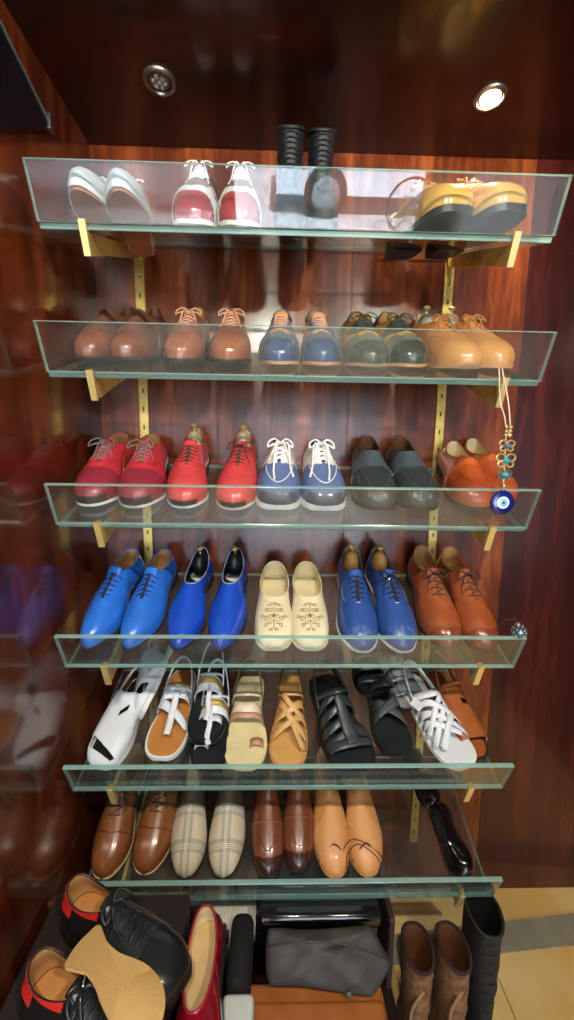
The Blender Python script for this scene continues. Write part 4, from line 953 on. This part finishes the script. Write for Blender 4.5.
# white lid at the bottom edge
t = thing('white_box', 'small white rounded box at the bottom edge left of tan bag', 'box', Matrix.Translation((-.113, .645, .171)), GR[6])
bmobj('body', box_bm(-.024, .036, -.10, .045, 0, .17, bev=.012, seg=4), mat('box_white', '#ccd2cc', .35), t, smooth=True); bmobj('lid', box_bm(-.027, .039, -.103, .048, .14, .178, bev=.012, seg=4), mat('box_white', '#ccd2cc', .35), t, smooth=True)

def soft_bag(name, lab, M, w, d, h, m, top=.45, sag=.1, wr=.004, extras=None, group=GR[6], cat='bag'):
    """puffed leather bag body: rounded loft with creases"""
    t = thing(name, lab, cat, M, group); V = []; F = []; n = 64; rows = 17
    for j in range(rows):
        q = j/(rows-1); 
        e = (1-abs(2*q-1)**4.0)**.35 if 0 < q < 1 else .02
        dd = d*(1-(1-top)*q)*max(e, .02); ww = w*max(.93*e+.07*e, .02)*(1-.03*q)
        for k in range(n):
            a = 2*PI*k/n; ca, sa = math.cos(a), math.sin(a)
            x = math.copysign(abs(ca)**.35, ca)*ww/2; y = math.copysign(abs(sa)**.45, sa)*dd/2
            cr = wr*math.sin(x*60+q*9+3*math.sin(q*7))*math.sin(q*PI)+wr*.6*math.sin(x*23-q*15)
            V.append((x, y+math.copysign(cr, sa)*abs(sa), q*h-sag*h*(1-abs(2*x/w)**2)*q*q*.4))
    for j in range(rows-1):
        for k in range(n): F.append((j*n+k, j*n+(k+1) % n, (j+1)*n+(k+1) % n, (j+1)*n+k))
    F.append(tuple(range(n))[::-1]); F.append(tuple((rows-1)*n+k for k in range(n)))
    fixn(mesh('body', V, F, m, t)); return t
TB = leather('tan_bag_leather', '#b06a35', .42, .15, col2='#9a5828', bump=.3, bscale=300)
t = thing('tan_leather_bag', 'tan leather bag standing under the dark grey pouch', 'bag', Matrix.Translation((.058, .665, .171)), GR[6])
bm = box_bm(-.158, .150, -.09, .085, 0, .115, bev=.016, seg=4); bmobj('body', bm, TB, t, smooth=True)
o = bmobj('flap', box_bm(-.155, .147, -.096, .05, .055, .122, bev=.014, seg=4), TB, t, smooth=True)
V, F = tube_geo(spline([(-.10, -.03, .122), (-.09, -.045, .132), (-.02, -.055, .136), (.05, -.05, .136), (.10, -.04, .132), (.11, -.025, .122)], 8), .006, 8)
mesh('handle', V, F, TB, t); bmobj('clasp', box_bm(-.055, -.035, -.072, -.045, .120, .145, bev=.004), mat('pearl_clasp', '#cfc7b2', .3), t, smooth=True)
PM = Matrix.Translation((.082, .715, .302)) @ Matrix.Rotation(R(-2), 4, 'Z') @ Matrix.Rotation(R(-50), 4, 'X') @ Matrix.Diagonal((1, 1, .74, 1))
t = thing('leather_pouch', 'dark charcoal leather pouch slumped on the tan bag', 'pouch', PM, GR[6])
outl = spline([(-.128, .020), (-.136, .060), (-.134, .118), (-.120, .130), (-.05, .128), (.03, .134), (.094, .140), (.110, .132), (.130, .092), (.142, .070), (.138, .052), (.104, .006), (.086, -.002), (.02, .004), (-.06, .012), (-.115, .012)], 5, True)
V = []; F = []; n = len(outl); cx, cz = 0.0, .068; RR = 12
for sd in (-1, 1):
    for r_ in range(1, RR+1):
        q = r_/RR
        for (x, z) in outl:
            X = cx+(x-cx)*q; Z = cz+(z-cz)*q
            y = sd*(.004+.018*(1-q**2.6))
            if sd < 0: y += .0035*math.sin(X*38+Z*55)*(1-q**4)+.0020*math.sin(X*90-Z*70+1)*(1-q**4)+(.004*math.exp(-((Z-.095-.012*math.sin(X*20))/.006)**2))*(1-q**6)
            V.append((X, y, Z))
nb = RR*n
for b0 in (0, nb):
    for r_ in range(RR-1):
        for k in range(n): F.append((b0+r_*n+k, b0+r_*n+(k+1) % n, b0+(r_+1)*n+(k+1) % n, b0+(r_+1)*n+k))
    F.append(tuple(b0+k for k in range(n)))
for k in range(n): F.append((nb-n+k, nb-n+(k+1) % n, 2*nb-n+(k+1) % n, 2*nb-n+k))
fixn(mesh('body', V, F, leather('charcoal_leather', '#38342f', .6, .0, col2='#2f2b28', bump=.25, bscale=90), t))
V, F = tube_geo(spline([(-.130, -.006, .092), (-.09, -.020, .100), (-.02, -.026, .106), (.05, -.024, .100), (.10, -.016, .084), (.138, -.004, .068)], 6), .0022, 6); mesh('flap_seam', V, F, leather('charcoal_dark', '#2a2623', .5), t)
lathe('stud', [(.001, 0), (.006, .001), (.006, .004), (.001, .005)], mat('stud', '#201d1b', .4), t, 12, Matrix.Translation((.045, -.012, .002)) @ Matrix.Rotation(PI/2, 4, 'X'))
t = thing('patent_bag', 'glossy black patent bag standing behind the charcoal pouch', 'bag', Matrix.Translation((.085, .865, .171)), GR[6])
bmobj('body', box_bm(-.165, .145, -.05, .05, 0, .195, bev=.022, seg=5), leather('patent_bag_black', '#0c0b0b', .12, .9), t, smooth=True)
bmobj('top_fold', box_bm(-.16, .14, -.062, .062, .165, .205, bev=.014, seg=4), leather('patent_bag_black', '#0c0b0b', .12, .9), t, smooth=True)
t = thing('fabric_bag', 'matte black fabric bag between red shoe and tan bag', 'bag', Matrix.Translation((-.118, .745, .171)), GR[6])
bmobj('body', box_bm(-.020, .034, -.040, .11, 0, .165, bev=.02, seg=4), mat('black_fabric', '#0d0d0f', .8, bump=.5, bscale=60), t, smooth=True)
box_thing('side_panel_box', 'tall dark brown box right of the charcoal pouch', 'box', .238, .252, .80, .93, .171, .37, mat('brown_box', '#2c1a14', .6))
# brass chain scraps left of the pleated cloth
t = thing('metal_hangers', 'bundle of brass and steel strips beside the black shoe toe', 'metal strips', Matrix.Translation((-.285, .80, .345)), GR[6])
box_bm_ = None
for k in range(5):
    o = bmobj('strip', box_bm(-.0035, .0035, -.045, .045, 0, .003, bev=.0008), BR if k % 2 else L_DKB, t); o.location = (.012*k, .004*(k % 2), .006*(k % 3)); o.rotation_euler = (0, R(10*k), R(-25+6*k))
box_thing('shoe_box', 'small dark box behind the shoe box, under the metal strips', 'box', -.36, -.215, .76, .86, .171, .343, CARD)

# boots on the floor
FUR = mat('fur_brown', '#86603c', .95, var=.3, vscale=60, bump=1.5, bscale=160, col2='#553820')
for k, (x, yw) in enumerate(((.312, -93), (.392, -88))):
    t = boot('fur_boot', 'brown fuzzy ankle boot standing on the floor, %s of pair' % sides[k][0], free(x, .86, 0.0, yw), 6, FUR, SOLE_DK, H=.29, L=.25, W=.074, cuff=mat('dark_fur', '#2a1611', .9), lining='brown')
    tube('tie_cord', spline([(-.02, .095, .25), (.005, .112, .24), (.022, .112, .20), (.028, .118, .16)], 6), .004, mat('fur_cord', '#8a6a4a', .9), t)
    lathe('pompom', [(.001, -.011), (.008, -.007), (.011, 0), (.008, .007), (.001, .011)], mat('maroon_pom', '#3d1512', .9), t, 14, Matrix.Translation((.029, .119, .150)))
boot('black_boot', 'tall black lace-up boot with brown pull loop beside fuzzy boots', free(.480, .885, 0, -97), 6, mat('black_suede', '#0c0e10', .7, bump=.4, bscale=120), SOLE_BLK, H=.36, L=.27, W=.088, lace=LACE_BK, tagm=mat('maroon_loop', '#3c1719', .6))

# ------------------------------------------------------------------ ceiling downlights
def downlight(x, y, on, lab):
    t = thing('downlight', lab, 'downlight', Matrix.Translation((x, y, ZC)), 'recessed ceiling downlights')
    RING = mat('ring_nickel', '#8d8577', .3, metal=.9)
    lathe('ring', [(.024, -.001), (.034, -.0005), (.0345, -.004), (.031, -.008), (.027, -.008), (.025, -.004)], RING, t, 32)
    lathe('reflector', [(.0245, -.0035), (.024, -.0045), (.012, -.0020), (.001, -.0018), (.001, -.001), (.024, -.001)], mat('reflector', '#3c3a36', .25, metal=.9), t, 24)
    if on:
        m = mat('lamp_glow', '#ffe9bd', .3, emit=45); lathe('lamp_lens', [(.001, -.0078), (.016, -.0072), (.021, -.0055), (.021, -.0045), (.001, -.0045)], m, t, 24)
    else:
        m = mat('led_lens', '#9a9a96', .15, coat=1)
        for k in range(6):
            a = k*PI/3+.3; r = .0125 if k < 6 else 0
            lathe('led', [(.001, -.0085), (.004, -.0075), (.0055, -.0055), (.0055, -.004), (.001, -.004)], m, t, 12, Matrix.Translation((r*math.cos(a), r*math.sin(a), 0)))
        lathe('led', [(.001, -.0085), (.004, -.0075), (.0055, -.0055), (.0055, -.004), (.001, -.004)], m, t, 12)
    return t
downlight(-.30, .975, False, 'unlit recessed downlight at the left of ceiling')
downlight(.422, .985, True, 'glowing recessed downlight at the right of ceiling')
def light(kind, name, loc, rot, energy, col, **kw):
    d = bpy.data.lights.new(name, kind); d.energy = energy; d.color = col
    for k, v in kw.items(): setattr(d, k, v)
    o = bpy.data.objects.new(name, d); C.objects.link(o); o.location = loc
    if rot is not None: o.rotation_euler = rot
    return o
def aim(o, tgt): o.rotation_euler = (Vector(tgt)-o.location).to_track_quat('-Z', 'Y').to_euler(); return o
aim(light('SPOT', 'downlight_lamp', (.422, .985, ZC-.012), None, 9, (1, .80, .52), spot_size=R(130), spot_blend=.8, shadow_soft_size=.02), (.42, .95, 0))

# pane mounted on the left wall near the ceiling
t = thing('glass_screen', 'dark glass screen with metal corner clip high on left wall', 'glass screen', Matrix.Translation((XL+.008, .955, EYE+.68)))
U_ = Vector((0, -1, -.02)).normalized(); V_ = Vector((0, -.75, .26)).normalized()
def quadpane():
    P = [Vector((0, 0, 0)), Vector((0, -.165, .055)), Vector((0, -.55, .055)), Vector((0, -.55, -.24)), Vector((0, -.182, -.133))]
    V = [p+Vector((dx, 0, 0)) for dx in (-.004, .004) for p in P]; k = 5
    F = [tuple(range(k)), tuple(range(2*k-1, k-1, -1))]+[(a, (a+1) % k, k+(a+1) % k, k+a) for a in range(k)]
    o = fixn(mesh('pane', V, F, [mat('smoked_glass', '#0d1018', .05, coat=1), G_EDGE], t, smooth=False))
    for q, p in enumerate(o.data.polygons): p.material_index = 0 if q < 2 else 1
    tube('pane_edge', [P[0]+Vector((.005, 0, 0)), P[1]+Vector((.005, 0, 0)), Vector((.005, -.4, .055))], .0025, mat('edge_green', '#5f7f7c', .2, metal=.3), t)
quadpane()
bmobj('corner_clip', box_bm(-.004, .008, -.012, .004, -.008, .022, bev=.001), STEEL, t)

# ------------------------------------------------------------------ shop front and street behind the viewer (reflected in the glass)
# camera
cam = bpy.data.cameras.new('camera'); co = bpy.data.objects.new('camera', cam); C.objects.link(co)
r = Vector((.999636841669356, -.022914543004187937, .014181272729348673)); u = Vector((-.011015524116124876, .132809026615201, .9910804309832627)); f = Vector((.024593556183724708, .9908767260201604, -.1325083802097283))
r.normalize(); b = -f.normalized(); u = b.cross(r).normalized(); r = u.cross(b)
Mx = Matrix((r, u, b)).transposed().to_4x4(); Mx.translation = Vector((-.0381, 0, EYE)); co.matrix_world = Mx
cam.sensor_fit = 'HORIZONTAL'; cam.sensor_width = 36; cam.lens = 25.087; cam.clip_start = .02
bpy.context.scene.camera = co

# lights of the room: two recessed lamps in the shop ceiling behind the viewer, daylight through the doorway
for k, (x, e) in enumerate(((-.10, 78), (.55, 78))):
    downlight(x, -.36, True, 'glowing recessed downlight over the viewer, %s' % ('left' if k == 0 else 'right'))
    aim(light('SPOT', 'shop_lamp', (x, -.36, ZC-.012), None, e, (1, .90, .76), spot_size=R(150), spot_blend=.6, shadow_soft_size=.03), (x*.6, .95, .9))
WF = mat('shop_wall', '#4a3a30', .6)
Y0, Y1 = -2.5, -2.44
slab('wall_front', XL-.04, -.43, Y0, Y1, 0, ZC, m=WF); o = slab('wall_front', 1.17, 1.35, Y0, Y1, 0, ZC, m=WF)
slab('trim_8', -.47, -.43, Y0-.01, Y1+.01, 0, 2.14, m=W_side); slab('trim_9', 1.17, 1.21, Y0-.01, Y1+.01, 0, 2.14, m=W_side); slab('trim_10', -.47, 1.21, Y0-.01, Y1+.01, 2.14, ZC, m=W_side)
PAVE = mat('pavement', '#b9bcc0', .8, vscale=2, var=.12)
slab('floor', -8, 12, -16, -2.5, -.08, -.005, m=PAVE)
# parked car and bicycle outside
t = thing('car', 'grey-blue car parked on the street outside the doorway', 'car', Matrix.Translation((2.0, -6.7, 0)))
prof = [(-2.1, .30), (-2.12, .62), (-2.0, .84), (-1.5, .92), (-1.05, 1.28), (-.5, 1.44), (.5, 1.44), (1.0, 1.05), (1.95, .88), (2.15, .70), (2.15, .30)]
V = []; F = []
for yy, k in ((-.86, 1), (-.80, .985), (.80, .985), (.86, 1)):
    for (x, z) in prof: V.append((x*k, yy*(1 if z < .9 else .84), z))
n = len(prof); F = [tuple(range(n)), tuple(range(4*n-1, 3*n-1, -1))]
for r_ in range(3):
    for k in range(n): F.append((r_*n+k, r_*n+(k+1) % n, (r_+1)*n+(k+1) % n, (r_+1)*n+k))
fixn(mesh('body', V, F, leather('car_paint', '#c3ccd6', .2, 1, var=.03), t, sharp=30))
CG = mat('car_glass', '#10161c', .05, coat=1)
bmobj('side_window', box_bm(-.95, .75, .735, .755, .96, 1.34, bev=.03), CG, t)
for sy in (-1, 1):
    for sx in (-1.35, 1.4):
        wh = lathe('wheel', [(.02, -.09), (.30, -.09), (.33, -.06), (.33, .06), (.30, .09), (.02, .09)], mat('tyre', '#0e0f10', .7), t, 36, Matrix.Translation((sx, sy*.80, .33)) @ RX)
        rim = lathe('rim', [(.19, -.005), (.215, -.01), (.215, .012), (.19, .012)], STEEL, t, 36, Matrix.Translation((sx, sy*.90, .33)) @ RX)
        V = []; F = []
        for a in range(10): tube_geo([(sx, sy*.90, .33), (sx+.20*math.cos(a*PI/5), sy*.90, .33+.20*math.sin(a*PI/5))], .014, 6, False, V, F)
        mesh('spokes', V, F, STEEL, t)
for o in list(t.children): 
    o.rotation_euler = (0, 0, 0)
t = thing('bicycle', 'blue bicycle standing on the pavement in front of parked car', 'bicycle', Matrix.Translation((1.83, -5.25, 0)))
for k, x in enumerate((0, 1.02)):
    tube('tyre', [(x+.33*math.cos(a), 0, .345+.33*math.sin(a)) for a in np.linspace(0, 2*PI, 41)[:-1]], .017, mat('tyre', '#0e0f10', .7), t, 8, True)
    V = []; F = []
    for a in np.linspace(0, 2*PI, 21)[:-1]: tube_geo([(x, 0, .345), (x+.32*math.cos(a), 0, .345+.32*math.sin(a))], .002, 4, False, V, F)
    tube_geo([(x, -.05, .345), (x, .05, .345)], .02, 10, False, V, F); mesh('spokes', V, F, STEEL, t)
V = []; F = []
for a, b_ in (((0, .345), (.42, .30)), ((0, .345), (.34, .82)), ((.42, .30), (.32, .90)), ((.42, .30), (.86, .78)), ((.34, .82), (.84, .86)), ((.82, .95), (1.02, .345))):
    tube_geo([(a[0], 0, a[1]), (b_[0], 0, b_[1])], .019, 8, False, V, F)
mesh('frame', V, F, leather('bike_blue', '#1c3f9a', .25, .6), t)
tube('handlebar', [(.74, -.26, 1.0), (.82, -.2, 1.02), (.83, 0, 1.0), (.82, .2, 1.02), (.74, .26, 1.0)], .013, STEEL, t, 8)
V, F = tube_geo([(.18, 0, .93), (.30, 0, .94), (.42, 0, .93)], [.06, .045, .02], 10); mesh('saddle', V, F, SOLE_BLK, t)
light('SUN', 'street_sun', (0, 3, 9), (R(-40), R(12), 0), 46, (.90, .95, 1), angle=.01)
w = bpy.data.worlds.new('world'); bpy.context.scene.world = w; w.use_nodes = True
w.node_tree.nodes['Background'].inputs[0].default_value = (.72, .84, 1, 1); w.node_tree.nodes['Background'].inputs[1].default_value = 4.5
p_ = light('AREA', 'doorway_portal', (.37, Y0+.005, 1.07), (PI/2, 0, 0), 1, (1, 1, 1), shape='RECTANGLE', size=1.6, size_y=2.14)
p_.data.cycles.is_portal = True
sc = bpy.context.scene
sc.view_settings.view_transform = 'Standard'; sc.view_settings.look = 'None'; sc.view_settings.gamma = 1; sc.view_settings.exposure = .35; sc.view_settings.use_curve_mapping = False
